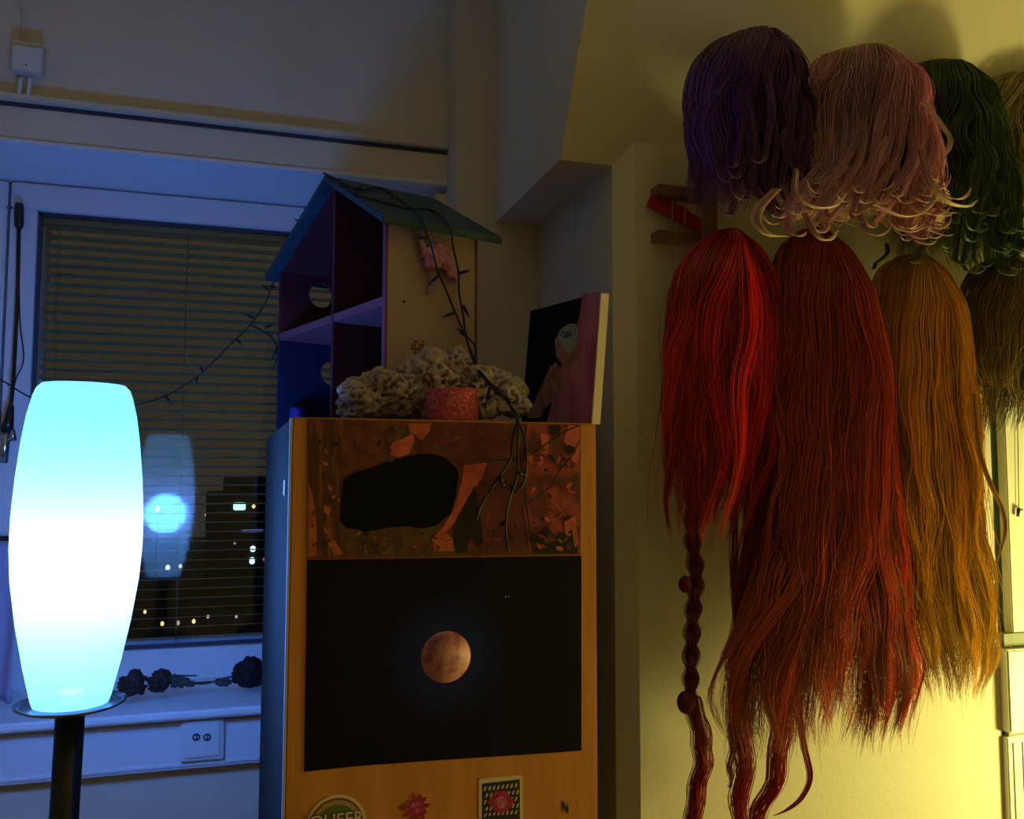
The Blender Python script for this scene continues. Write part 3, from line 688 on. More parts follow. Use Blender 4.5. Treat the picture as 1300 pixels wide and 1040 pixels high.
# ------------------------------------------------------------------ string lights
sl = empty('string_lights', D(smid, .02, ZR+.02), 'dark string of unlit fairy lights draped over the dollhouse roof and down the cabinet front', 'string lights')
def rfp(px, py, off=.0145):         # on the near roof slope
    a = D(smid, 0, ZR+off); b = D(0, 0, ZE-.002+off); c_ = D(smid, .1, ZR+off); n = (b-a).cross(c_-a).normalized(); return atPl(px, py, a, n)
p_rid = D(smid, -.02, ZR+.015)
runs = []
left = [atY(-60, 455, 1.95), atY(0, 482, 1.93), atY(40, 505, 1.9), atY(90, 518, 1.86), atY(140, 521, 1.84), atY(175, 514, 1.82), atY(215, 500, 1.80), atY(255, 474, 1.78), atY(290, 440, 1.77), atY(318, 412, 1.76), atY(338, 382, 1.75),
        atY(350, 352, 1.70), atY(368, 312, 1.62), atY(388, 276, 1.54), atY(408, 250, 1.46), atY(424, 234, 1.40), p_rid]
runs.append(left)
runs.append([p_rid, rfp(452, 240), rfp(480, 238), rfp(503, 250), rfp(520, 262), rfp(533, 274, .018), on_side(540, 292, -.036), on_side(549, 318, -.034), on_side(556, 345, -.022), on_side(567, 370, -.016), on_side(577, 395, -.012), on_side(590, 425, -.02), atY(600, 455, 1.20), atY(612, 478, 1.15), atY(635, 497, 1.12), atY(650, 520, 1.10)])
runs.append([p_rid, rfp(450, 246), rfp(485, 256), rfp(515, 264), rfp(545, 266), rfp(562, 275, .016), on_side(572, 292, -.036), on_side(576, 318, -.03), on_side(582, 345, -.016), on_side(583, 372, -.012), on_side(588, 400, -.012), on_side(592, 425, -.014), atY(603, 440, 1.21), atY(604, 462, 1.18), atY(617, 480, 1.145), atY(640, 505, 1.11), atY(655, 524, 1.095)])
runs.append([atY(318, 412, 1.76), atY(345, 428, 1.73), atY(352, 450, 1.72), atY(346, 470, 1.73)])
runs.append([atY(650, 520, 1.10), atY(656, 534, 1.088), atY(650, 560, 1.090), atY(648, 583, 1.090), atY(632, 608, 1.091), atY(612, 640, 1.092), atY(604, 662, 1.092)])
runs.append([atY(655, 524, 1.095), atY(658, 536, 1.087), atY(657, 570, 1.089), atY(656, 605, 1.090), atY(645, 640, 1.091), atY(642, 670, 1.091), atY(645, 700, 1.091)])
runs.append([atY(652, 522, 1.097), atY(660, 540, 1.087), atY(668, 570, 1.089), atY(666, 610, 1.09), atY(655, 625, 1.09)])
runs.append([atY(590, 425, 1.23), atY(608, 470, 1.165), atY(624, 492, 1.13), atY(648, 512, 1.10)])
m = MB()
for r_ in runs[:]: m.tube(smooth_path(r_, 6), .0015, 6)
m.build('wire', M['wire'], sl)
def bulb(px, py, qx, qy, pos):
    a, b = pos(px, py), pos(qx, qy); d = b-a
    m = MB(); m.mi = 0; m.tube([a, a+d*.55], .0024, 8); m.mi = 1; m.tube([a+d*.5, a+d*.8, b], .0019, 8, taper=lambda t: 1-.7*t*t)
    m.build('bulb', [M['wire'], M['bulb']], sl)
Yp = lambda Y: (lambda x, y: atY(x, y, Y))
for args in [(388, 288, 374, 278, Yp(1.56)), (412, 248, 404, 240, Yp(1.45)), (322, 404, 308, 398, Yp(1.755)), (336, 416, 348, 412, Yp(1.75)), (258, 472, 252, 462, Yp(1.78)), (210, 503, 218, 514, Yp(1.80)), (250, 478, 249, 490, Yp(1.78)),
             (350, 365, 338, 362, Yp(1.70)), (352, 440, 345, 458, Yp(1.72)), (300, 430, 309, 440, Yp(1.765)), (341, 368, 330, 360, Yp(1.75)),
             (543, 302, 522, 302, lambda x, y: on_side(x, y, -.036)), (557, 350, 543, 362, lambda x, y: on_side(x, y, -.022)), (583, 347, 597, 343, lambda x, y: on_side(x, y, -.014)), (577, 397, 560, 403, lambda x, y: on_side(x, y, -.014)), (588, 388, 596, 403, lambda x, y: on_side(x, y, -.014)),
             (591, 427, 580, 416, lambda x, y: on_side(x, y, -.018)), (604, 470, 594, 462, Yp(1.18)), (622, 492, 616, 520, Yp(1.12)), (628, 500, 642, 494, Yp(1.12)), (640, 505, 660, 512, Yp(1.105)), (500, 248, 497, 258, lambda x, y: rfp(x, y, .02)), (452, 240, 462, 234, lambda x, y: rfp(x, y, .02)), (545, 266, 556, 270, lambda x, y: rfp(x, y, .02)), (430, 240, 427, 228, Yp(1.40)),
             (634, 604, 640, 618, Yp(1.089)), (656, 600, 668, 604, Yp(1.089))]: bulb(*args)

# ------------------------------------------------------------------ blind wand on the frame at the left
wd = empty('blind_wand', atY(8, 590, 1.97), 'black blind cord and crank wand hanging on the window frame at the far left', 'blind wand')
m = MB(); m.tube([atY(24.5, 258, 1.985), atY(24.3, 262, 1.985), atY(24.2, 284, 1.985), atY(24, 290, 1.985)], .0092, 12, taper=lambda t: .75 if t in (0, 1) else 1); m.build('top_knob', M['black'], wd)
m = MB(); m.tube(smooth_path([atY(24, 288, 1.985), atY(22, 380, 1.98), atY(17, 480, 1.975), atY(13, 522, 1.97)]), .0038, 8); m.build('rod', M['black'], wd)
m = MB(); m.tube(smooth_path([atY(24, 288, 1.98), atY(25, 400, 1.98), atY(30, 455, 1.978), atY(20, 482, 1.975), atY(13, 515, 1.97)]), .0013, 6); m.build('cord', M['wire'], wd)
m = MB(); m.tube([atY(14, 515, 1.965), atY(11, 535, 1.965), atY(8, 548, 1.965)], .012, 12, taper=lambda t: .5+.6*t); m.build('joint', M['black'], wd)
m = MB(); m.tube([atY(8, 545, 1.962), atY(4, 588, 1.962)], .0085, 12); m.tube([atY(15, 546, 1.962), atY(17, 560, 1.962)], .006, 8); m.build('handle', M['chrome'], wd)
# gauzy cloth hanging beside the sill, behind the lamp
m = MB(); bm = m.bm; n1, n2 = 22, 16; grid = []
xa, xb = atY(-90, 700, 1.93).x, atY(26, 700, 1.93).x
for i in range(n1+1):
    row = []
    for j in range(n2+1):
        v = i/n1; w = j/n2; z = atY(0, 690, 1.93).z*(1-v) + (EYE+ZS+.002)*v
        row.append(bm.verts.new((xa+(xb-xa)*w + .012*v*math.sin(w*9), 1.93+.018*math.sin(w*16+v*2)*(.3+v)-.03*v, z)))
    grid.append(row)
for i in range(n1):
    for j in range(n2): f = bm.faces.new((grid[i][j], grid[i][j+1], grid[i+1][j+1], grid[i+1][j])); f.smooth = True
o = m.build('gauze_cloth', M['cloth']); sol = o.modifiers.new('thick', 'SOLIDIFY'); sol.thickness = .001
tag(o, 'lilac gauzy cloth hanging behind the lit lamp shade at the far left of the sill', 'cloth')
m = MB(); m.tube([(xa-.02, 1.935, atY(0, 684, 1.93).z), (xb+.004, 1.935, atY(12, 684, 1.93).z)], .005, 8)
m.tube([(xb, 1.935, atY(12, 684, 1.93).z), (xb, 2.0, atY(12, 684, 1.93).z)], .004, 8)
tag(m.build('cloth_rail', M['black']), 'short black rail on the window frame from which the gauzy cloth hangs', 'rail')

# ------------------------------------------------------------------ dried flowers on the sill
def zsill(px, Y): return EYE+ZS
def dried(px, py, r, Y, petals, mt, label, stem, leaf=False, name='dried_rose'):
    c = atY(px, py, Y); c.z = max(c.z, EYE+ZS+r*.9); t = empty(name, Vector((c.x, Y, EYE+ZS)), label, 'dried flower')
    m = MB()
    for v in m.ball(c, r*.8, (1, 1, .95), 3): v.co += (v.co-c)*.12*noise.noise(v.co*170)
    for q in range(petals):
        a = random.uniform(0, 2*PI); b = math.acos(random.uniform(-.8, 1)); d = Vector((math.sin(b)*math.cos(a), math.sin(b)*math.sin(a), math.cos(b)))
        p = c+d*r*.78; rot = d.to_track_quat('Z', 'Y').to_matrix()
        for v in m.ball(p, r*.42, (1, .75, .3), 2, rot @ Matrix.Rotation(random.uniform(.3, 1.2), 3, 'X')): v.co += d*noise.noise(v.co*260)*r*.2
    m.build('flower_head', mt, t)
    m = MB(); m.tube(smooth_path([c]+stem), .0017, 6, taper=lambda x: 1.2-.4*x)
    m.build('stem', M['drystem'], t)
    if leaf:
        m = MB()
        for (lx, ly, a) in leaf:
            p = atY(lx, ly, Y)
            p.z = max(p.z, EYE+ZS+.004)
            for v in m.ball(p, .014, (1.2, .7, .5), 3, Matrix.Rotation(a, 3, 'Y')): v.co.z += noise.noise(v.co*120)*.006
        m.build('leaf', M['drystem'], t)
sp = lambda px, py, Y: Vector((atY(px, py, Y).x, Y, max(atY(px, py, Y).z, EYE+ZS+.002)))
dried(168, 869, .0255, 1.80, 26, M['dry'], 'dried brown rose on the sill, next to the lamp shade', [sp(190, 862, 1.82), sp(215, 858, 1.87), sp(250, 858, 1.90)])
dried(203, 866, .0235, 1.81, 22, M['dry'], 'dried rose with greenish leaves, middle one on the sill', [sp(230, 868, 1.83), sp(262, 866, 1.83), sp(286, 864, 1.83)], [(220, 862, .3), (228, 868, -.2), (237, 866, .5)])
dried(316, 857, .033, 1.83, 44, M['dryd'], 'largest, nearly black dried flower ball on the sill by the cabinet', [sp(290, 860, 1.83), sp(262, 868, 1.85), sp(240, 868, 1.86)], [(283, 866, .2)])

# ------------------------------------------------------------------ wooden rack by the wigs
rk = empty('wooden_rack', W(.72, YE, .38), 'small wooden wall rack with two rails and thin dowels left of the wigs', 'rack')
q = lambda px, py, Y: atY(px, py, Y)
Yr = YE-.03
a, b = q(836, 233, Yr), q(900, 253, Yr); m = MB(); m.box((a.x, Yr, b.z), (q(911, 243, Yr).x, YE, a.z), .001); m.build('rail', M['wood'], rk)
a, b = q(836, 291, Yr), q(900, 309, Yr); m = MB(); m.box((a.x, Yr, b.z), (q(911, 243, Yr).x, YE, a.z), .001); m.build('rail', M['wood'], rk)
a, b = q(893, 215, Yr-.01), q(911, 318, Yr-.01); m = MB(); m.box((a.x, Yr-.012, b.z), (b.x, Yr, a.z), .001); m.build('upright', M['wood'], rk)
for px in (853.5, 869.5):
    m = MB(); m.tube([q(px, 250, Yr+.012), q(px, 293, Yr+.012)], .0015, 8); m.build('dowel', M['dowel'], rk)
for py in (243, 300):
    m = MB(); m.ball(q(902, py, Yr-.012), .0022, (1, .5, 1), 1); m.build('screw', M['black'], rk)
m = MB(); Yb = Yr+.016
pts = [(q(827, 246.5, Yb), q(820.5, 262, Yb)), (q(840, 250, Yb), q(836, 269, Yb)), (q(868, 262, Yb), q(860, 282, Yb)), (q(880, 272, Yb), q(872, 289, Yb)), (q(905, 284, Yb), q(900, 300, Yb))]
for i in range(len(pts)-1): m.slab([pts[i][0], pts[i+1][0], pts[i+1][1], pts[i][1]], (0, .0012, 0))
bmesh.ops.remove_doubles(m.bm, verts=m.bm.verts, dist=1e-5)
tag(m.build('ribbon', M['ribbon']), 'flat red ribbon threaded slantwise through the wooden rack', 'ribbon')

# ------------------------------------------------------------------ window_2 at the right edge
w2 = empty('window_2', W(1.62, YE, -.7), kind='structure')
YP = YE+.0
x = lambda px, py=800, Y=YE: atY(px, py, Y).x
z_ = lambda py, Y=YE: atY(1285, py, Y).z
m = MB(); m.box((x(1266, 600), YE+.02, z_(812)), (x(1281, 600)+.002, YE+.06, EYE+.75)); m.build('dark_pane', M['darkglass'], w2)
m = MB(); m.box((x(1278, 600), YE, z_(812)), (x(1280, 600)+.12, YE+.05, EYE+.75), .002); m.build('window_frame', M['doorpaint'], w2)
m = MB(); m.box((x(1280, 600)+.12, YE+.03, z_(812)), (1.95, YE+.035, EYE+.75)); m.build('pane', M['glass'], w2)
m = MB(); m.box((x(1272), YE-.004, z_(822)), (1.95, YE+.1, z_(804))); m.build('seal', M['greyband'], w2)
m = MB(); m.box((XE1, YE-.02, z_(927)), (1.95, YE+.12, z_(822)), .003); m.build('window_sill', M['doorpaint'], w2)
m = MB(); m.box((XE1+.006, YE-.010, z_(933)), (1.95, YE+.1, z_(926))); m.build('sill_gap', M['greyband'], w2)
m = MB(); m.box((XE1, YE-.012, EYE-.9), (1.95, YE+.12, z_(933)), .002)
m.build('sill_apron', M['doorpaint'], w2)
m = MB()
for px in (1281, 1293): m.box((x(px, 1000), YE-.0135, EYE-.9), (x(px, 1000)+.002, YE-.0119, z_(940)))
m.build('apron_groove', M['greyband'], w2)
m = MB(); m.tube([atY(1292, 545, YE-.004), atY(1293.5, 646, YE-.004)], .0008, 5); m.tube([atY(1292.5, 500, YE-.004), atY(1292, 545, YE-.004)], .0008, 5); m.build('pull_cord', M['wire'], w2)
m = MB(); m.tube([atY(1293, 645, YE-.006), atY(1292.5, 656, YE-.006)], .0032, 8); m.tube([atY(1293, 648, YE-.006), atY(1298, 647, YE-.006)], .0018, 6); m.build('cord_end', M['black'], w2)

# ------------------------------------------------------------------ wigs
def strand_mesh(name, paths, rad, cols, parent):
    """paths (N,n,3), rad (N,n), cols (N,n,3): three-sided tapered fibres joined in one mesh"""
    N, n, _ = paths.shape
    T = np.gradient(paths, axis=1); T /= np.linalg.norm(T, axis=2, keepdims=True)+1e-9
    ref = np.array([.25, 1.0, .1]); a = np.cross(T, ref); a /= np.linalg.norm(a, axis=2, keepdims=True)+1e-9; b = np.cross(T, a)
    vs = []
    for k in range(3):
        an = 2*PI*k/3 + PI/2; vs.append(paths + rad[..., None]*(math.cos(an)*a + math.sin(an)*b))
    V = np.stack(vs, axis=2).reshape(-1, 3)                       # N,n,3verts
    idx = np.arange(N*n*3).reshape(N, n, 3); q = []
    for k in range(3):
        k2 = (k+1) % 3; q.append(np.stack([idx[:, :-1, k], idx[:, :-1, k2], idx[:, 1:, k2], idx[:, 1:, k]], axis=-1).reshape(-1, 4))
    Q = np.concatenate(q)
    me = bpy.data.meshes.new(name); org = np.array(parent.location)
    me.vertices.add(len(V)); me.vertices.foreach_set('co', V.astype(np.float32).ravel())
    me.loops.add(len(Q)*4); me.loops.foreach_set('vertex_index', Q.astype(np.int32).ravel())
    me.polygons.add(len(Q)); me.polygons.foreach_set('loop_start', (np.arange(len(Q))*4).astype(np.int32))
    me.polygons.foreach_set('use_smooth', np.ones(len(Q), dtype=bool))
    me.update(); me.validate()
    at = me.attributes.new('hair_colour', 'FLOAT_COLOR', 'POINT')
    cc = np.ones((N, n, 3, 4), dtype=np.float32); cc[..., :3] = cols[:, :, None, :]; at.data.foreach_set('color', cc.ravel())
    me.materials.append(M['hair']); return link(name, me, parent)

def make_wig(label, Yc, rows, c0, c1, c2, n_lock=70, per=26, seed=1, depth=.075, depth_end=.035, wave=.004, wl=.10, curl=0, curl_t=.78, end=(.82, 1.0), rad=.00062, npt=26, part=0., stray=.04, tipcol=None, blend=.5, crown=None, sway=1.0, feat=.3, hooks=0, hook_s=(.3, .9)):
    rng = np.random.default_rng(seed)
    ys = np.array([r[0] for r in rows], float); P = [(atY(r[1], r[0], Yc), atY(r[2], r[0], Yc)) for r in rows]
    zz = np.array([(p[0].z+p[1].z)/2 for p in P]); cx = np.array([(p[0].x+p[1].x)/2 for p in P]); hw = np.array([(p[1].x-p[0].x)/2 for p in P])
    ztop, zend = zz[0], zz[-1]; Ht = ztop-zend
    tt = (ztop-zz)/Ht
    # smooth outline
    u0 = np.arange(len(tt)); uf = np.linspace(0, len(tt)-1, 12*(len(tt)-1)+1)
    def sm(v):
        v = np.asarray(v); e = np.concatenate([[2*v[0]-v[1]], v, [2*v[-1]-v[-2]]]); i = np.minimum(uf.astype(int), len(v)-2); f = uf-i
        p0, p1_, p2, p3 = e[i], e[i+1], e[i+2], e[i+3]
        return .5*(2*p1_+(p2-p0)*f+(2*p0-5*p1_+4*p2-p3)*f*f+(3*p1_-p0-3*p2+p3)*f**3)
    knots = tt.copy(); fs_, fh, fc = np.maximum.accumulate(sm(tt)), sm(hw), sm(cx)
    # locks
    sl_ = rng.uniform(-1, 1, n_lock); sl_[:n_lock//3] = np.sign(sl_[:n_lock//3])*np.abs(sl_[:n_lock//3])**.6
    rl = rng.uniform(.25, 1, n_lock)**.7; el = rng.uniform(end[0], end[1], n_lock); ph = rng.uniform(0, 2*PI, n_lock); wlk = wl*rng.uniform(.7, 1.4, n_lock); al = wave*rng.uniform(.4, 1.5, n_lock)
    bl = rng.uniform(0, 1, n_lock); dlk = rng.normal(0, .22, n_lock); fq = rng.uniform(.6, 1.6, n_lock); swa = rng.uniform(.02, .12, n_lock)*sway; lb = rng.uniform(.45, 1.5, n_lock)
    N = n_lock*per; L = np.repeat(np.arange(n_lock), per)
    ds = rng.normal(0, .085, N); dr = rng.normal(0, .10, N)
    t = (np.linspace(0, 1, npt)**1.35)[None, :]*np.ones((N, 1))
    tE = (el[L]+rng.normal(0, .02, N))[:, None]
    tv = t*tE                                     # fraction of the whole length
    conv = 1-.80*np.clip(t, 0, 1)**1.4
    s = sl_[L][:, None] + ds[:, None]*conv*1.5 + dlk[L][:, None]*t**2*.8 + swa[L][:, None]*np.sin(2*PI*fq[L][:, None]*tv+ph[L][:, None]*1.3)*np.clip(tv*4, 0, 1)
    s = np.clip(s, -1.06, 1.06)
    cf = np.clip(tv/min(.5, .13/Ht), 0, 1); s = s*(.04+.96*cf)**((1-np.abs(np.clip(s, -1, 1)))*1.1)
    # near the crown fibres fan out from the parting
    ct = np.clip(tv/ max(tt[2], .02), 0, 1)
    wdt = np.interp(tv, fs_, fh); cxx = np.interp(tv, fs_, fc)
    z = ztop - tv*Ht
    fan = part*(1-ct)
    x_ = cxx + wdt*(s+fan)
    prof = np.interp(tv, [0, tt[1], tt[2], min(.6, tt[2]+.2), 1], [depth*.35, depth*.72, depth, depth*.9, depth_end])
    ss = np.clip(np.abs(s), 0, 1)
    w = prof*np.sqrt(np.clip(1-ss**2, .04, 1))*(rl[L]+dr*.3)[:, None].clip(.15, 1.15)
    wphase = ph[L][:, None] + 2*PI*tv*Ht/wlk[L][:, None]
    amp = al[L][:, None]*np.clip(t*1.4, 0, 1)
    x_ = x_ + amp*np.sin(wphase); w = w + .6*amp*np.cos(wphase)
    # individual wander
    p1 = rng.uniform(0, 2*PI, N)[:, None]; x_ = x_ + .0016*t*np.sin(p1+t*rng.uniform(4, 11, N)[:, None]); w = w+.0013*t*np.cos(p1*1.7+t*9)
    nst = int(N*stray); si = rng.choice(N, nst, replace=False)
    if nst:
        f_ = rng.normal(0, .016, nst)[:, None]*t[si]**1.5; x_[si] += f_ + .004*np.sin(t[si]*rng.uniform(6, 16, nst)[:, None]); w[si] += np.abs(rng.normal(0, .012, nst))[:, None]*t[si]
        z[si] -= rng.uniform(-.01, .02, nst)[:, None]*t[si]**2
    w = np.maximum(w, .004)
    pts = np.stack([x_, Yc+.05-w, z], axis=-1)
    if curl:
        k0 = int(npt*curl_t); sg = np.where(rng.random(n_lock) < .5+.42*sl_, 1, -1)[L]; tot = (curl*rng.uniform(.5, 1.25, n_lock))[L]; step = Ht*tE[:, 0]*(1-curl_t)/max(1, npt-int(npt*curl_t))*1.15
        fwd = rng.uniform(-.2, .8, n_lock)[L]
        for k in range(k0, npt):
            an = tot*((k-k0+1)/(npt-k0))
            d = np.stack([np.sin(an)*sg, -fwd*np.sin(an)*.6, -np.cos(an)], axis=-1); pts[:, k] = pts[:, k-1]+d*step[:, None]*1.05
            pts[:, k] += np.stack([ds*.02*step, 0*ds, dr*.15*step], axis=-1)
    r = rad*rng.uniform(.7, 1.3, N)[:, None]*np.interp(t, [0, .1, .7, 1], [.8, 1, .95, .25])
    c0, c1, c2 = map(np.array, (c0, c1, c2))
    mixr = np.clip(bl[L]*.7+rng.uniform(0, .4, N), 0, 1)[:, None, None]
    cl = c0*(1-mixr)+c1*mixr
    tipf = np.clip((t-(1-blend))/blend, 0, 1)[..., None]*rng.uniform(.5, 1, N)[:, None, None]
    cl = cl*(1-tipf)+c2*tipf; cl = cl*rng.uniform(.75, 1.2, N)[:, None, None]*lb[L][:, None, None]
    # raised, brighter locks lie on top of the mass
    top = (rng.random(n_lock) < feat)[L]; w_add = np.where(top, rng.uniform(.006, .018, n_lock)[L], 0)[:, None]*np.sin(PI*np.clip(t*.9+.05, 0, 1))
    pts[..., 1] -= w_add
    gx = (1+.9*top)[:, None]; mid = pts[..., 0]*0
    am2 = (rng.uniform(.004, .012, n_lock)[L]*top)[:, None]*sway
    pts[..., 0] += am2*np.sin(2*PI*(t*rng.uniform(.5, 1.3, n_lock)[L][:, None]*max(1, Ht/.3))+ph[L][:, None])*np.clip(t*2, 0, 1)
    cl = cl*np.where(top, 1.35, 1.)[:, None, None]
    if hooks:
        hp_, hr_, hc_ = [], [], []
        hk = 34; th_ = np.linspace(0, 1, npt)
        for _ in range(hooks):
            s0 = rng.uniform(-.95, .95); te = rng.uniform(.70, .97); t0 = rng.uniform(*hook_s)*te; rr = rng.uniform(.010, .024); sg = 1 if rng.random() < .5+.4*s0 else -1
            ang = rng.uniform(1.7, 3.1); nst_ = int(npt*.55); tb = np.linspace(t0, te, nst_)
            bx = np.interp(tb, fs_, fc) + np.interp(tb, fs_, fh)*s0*.97 - sg*.010*np.sin(np.linspace(0, PI*1.2, nst_))
            bw = depth*.95*math.sqrt(max(.1, 1-s0*s0))*np.interp(tb, [0, .5, 1], [.9, 1, depth_end/depth+.2]) + .006; bz = ztop-tb*Ht
            aa = np.linspace(0, ang, npt-nst_+1)[1:]; st = rr*ang/(npt-nst_); ex = bx[-1]+np.cumsum(np.sin(aa))*st*sg; ez = bz[-1]-np.cumsum(np.cos(aa))*st; ew = bw[-1]+np.cumsum(np.sin(aa))*st*.35
            base = np.stack([np.concatenate([bx, ex]), Yc+.05-np.concatenate([bw, ew]), np.concatenate([bz, ez])], -1)
            off = rng.normal(0, .5, (hk, 1, 2)); wd_ = rng.uniform(.004, .008)*np.interp(th_, [0, .3, .7, 1], [1.1, 1, .7, .12])[None, :]
            pp3 = np.repeat(base[None], hk, 0); pp3[..., 0] += off[..., 0]*wd_; pp3[..., 1] += off[..., 1]*wd_*.8; pp3[..., 2] += off[..., 1]*wd_*.5*th_
            hp_.append(pp3); hr_.append(rad*rng.uniform(.7, 1.2, (hk, 1))*np.interp(th_, [0, .1, .8, 1], [.3, 1, .9, .3])[None])
            f3 = np.clip((th_-.45)/.5, 0, 1)[None, :, None]*rng.uniform(.3, 1); cb = c0*.5+c1*.5 if rng.random() < .6 else c1
            hc_.append(((cb*(1-f3)+c2*1.1*f3)*np.ones((hk, 1, 1)))*rng.uniform(.75, 1.25, (hk, 1, 1)))
        pts = np.concatenate([pts]+hp_); r = np.concatenate([r]+hr_); cl = np.concatenate([cl]+hc_)
    root = empty('wig', Vector((float(cx.mean()), Yc+.05, float(zend))), label, 'wig', 'wigs hanging on the wall at the right')
    strand_mesh('hair', pts, r, cl, root)
    # net cap inside, following the outline of the upper part
    m = MB(); rings = []; kk = 24
    zc1 = ztop-min(.19, Ht*.7)
    for i in range(10):
        f = i/9; zz_ = ztop-.004-(ztop-zc1)*f; tv_ = (ztop-zz_)/Ht; h = np.interp(tv_, fs_, fh)*.78*(1 if f < .7 else 1-.6*(f-.7)/.3); cxi = np.interp(tv_, fs_, fc); dd = depth*.62*math.sin(PI*min(1, .12+f*.55))*(1 if f < .7 else 1-.6*(f-.7)/.3)
        rings.append([m.bm.verts.new((cxi+h*math.cos(PI*a/kk), Yc+.05-dd*math.sin(PI*a/kk), zz_)) for a in range(kk+1)] + [m.bm.verts.new((cxi, Yc+.052, zz_))])
    q_ = kk+2
    for i in range(9):
        for a in range(q_): f = m.bm.faces.new((rings[i][a], rings[i][(a+1) % q_], rings[i+1][(a+1) % q_], rings[i+1][a])); f.smooth = True
    m.bm.faces.new(rings[0]); m.bm.faces.new(rings[-1][::-1])
    m.build('cap', M['cap'], root)
    return root

def lock(parent, name, pts, width, col, colt, n=60, rad=.0006, seed=3, wave=.002, wl=.06, npt=40, tip=.35):
    rng = np.random.default_rng(seed); P = np.array([list(p) for p in smooth_path(pts, 12)]); tt = np.linspace(0, 1, len(P)); t = np.linspace(0, 1, npt)
    base = np.stack([np.interp(t, tt, P[:, i]) for i in range(3)], -1)[None]; off = rng.normal(0, .45, (n, 1, 2)); off /= np.maximum(1, np.linalg.norm(off, axis=2, keepdims=True))
    wd = (width*np.interp(t, [0, .15, .8, 1], [.8, 1, .8, tip]))[None, :, None]
    length = np.linalg.norm(np.diff(P, axis=0), axis=1).sum(); ph = rng.uniform(0, 6.28, (n, 1))
    pts_ = np.repeat(base, n, 0).copy(); pts_[..., 0] += off[..., 0]*wd[..., 0] + wave*np.sin(2*PI*t[None]*length/wl+ph*.3); pts_[..., 1] += off[..., 1]*wd[..., 0]*.7
    r = rad*rng.uniform(.7, 1.3, (n, 1))*np.interp(t, [0, .1, .8, 1], [1, 1, .9, .3])[None]
    c = (np.array(col)*(1-t[:, None])+np.array(colt)*t[:, None])[None]*rng.uniform(.65, 1.25, (n, 1, 1))
    return strand_mesh(name, pts_, r, c, parent)
def braid(parent, name, path, width, col, period=.045, seed=4, n=46):
    P = np.array([list(p) for p in smooth_path(path, 14)]); L = np.concatenate([[0], np.cumsum(np.linalg.norm(np.diff(P, axis=0), axis=1))])
    t = np.linspace(0, L[-1], 90); base = np.stack([np.interp(t, L, P[:, i]) for i in range(3)], -1); rng = np.random.default_rng(seed)
    al, rl, cl = [], [], []
    for k in range(3):
        th_ = 2*PI*t/period + 2*PI*k/3; wd = width*np.interp(t/L[-1], [0, 1], [1, .85])
        c = base.copy(); c[:, 0] += wd*.42*np.sin(th_); c[:, 1] -= wd*.45*np.sin(2*th_)
        off = rng.normal(0, .4, (n, 1, 2)); pts = np.repeat(c[None], n, 0); pts[..., 0] += off[..., 0]*width*.55; pts[..., 1] += off[..., 1]*width*.5
        al.append(pts); rl.append(.0006*rng.uniform(.7, 1.3, (n, 1))*np.ones((1, len(t)))); cl.append(np.array(col)[None, None]*rng.uniform(.55, 1.3, (n, 1, 1))*np.ones((1, len(t), 1)))
    return strand_mesh(name, np.concatenate(al), np.concatenate(rl), np.concatenate(cl), parent)

# top row
w_pur = make_wig('dark violet blue wig with loose wavy ends, leftmost of the upper row', 1.165,
    [(30, 955, 985), (44, 925, 1008), (78, 899, 1028), (130, 890, 1040), (190, 896, 1050), (240, 908, 1052), (285, 935, 1045)],
    (.045, .014, .10), (.15, .03, .16), (.20, .06, .24), n_lock=95, per=30, seed=11, depth=.10, depth_end=.05, wave=.004, wl=.09, curl=.7, curl_t=.90, end=(.72, 1.0), part=.1, hooks=22, hook_s=(.3, .9))
w_pin = make_wig('pale pink and lilac wig with curled tips, middle of the upper row', 1.13,
    [(53, 1085, 1115), (68, 1060, 1150), (105, 1046, 1178), (165, 1042, 1196), (225, 1020, 1203), (270, 985, 1195), (305, 975, 1165)],
    (.68, .31, .26), (.55, .22, .36), (.86, .60, .42), n_lock=105, per=28, seed=12, depth=.105, depth_end=.075, wave=.006, wl=.10, curl=1.3, curl_t=.90, end=(.72, .98), blend=.35, hooks=46, hook_s=(.35, .95))
w_gre = make_wig('dark bottle green wavy wig, partly behind the pink wig in the upper row', 1.19,
    [(70, 1190, 1225), (82, 1172, 1248), (115, 1162, 1270), (170, 1165, 1288), (230, 1160, 1302), (295, 1130, 1312), (352, 1108, 1300)],
    (.022, .045, .022), (.05, .10, .028), (.10, .16, .05), n_lock=105, per=28, seed=13, depth=.09, depth_end=.06, wave=.011, wl=.075, curl=.6, curl_t=.90, end=(.72, 1.0), hooks=26, hook_s=(.3, .95))
w_oli = make_wig('olive blond wig cut off by the right edge of the picture, upper row', 1.22,
    [(84, 1315, 1345), (92, 1285, 1370), (115, 1255, 1385), (180, 1248, 1392), (250, 1256, 1395), (330, 1275, 1380)],
    (.20, .15, .045), (.28, .22, .07), (.30, .24, .08), n_lock=60, per=26, seed=14, depth=.075, depth_end=.05, wave=.007, wl=.08, end=(.75, 1.0))
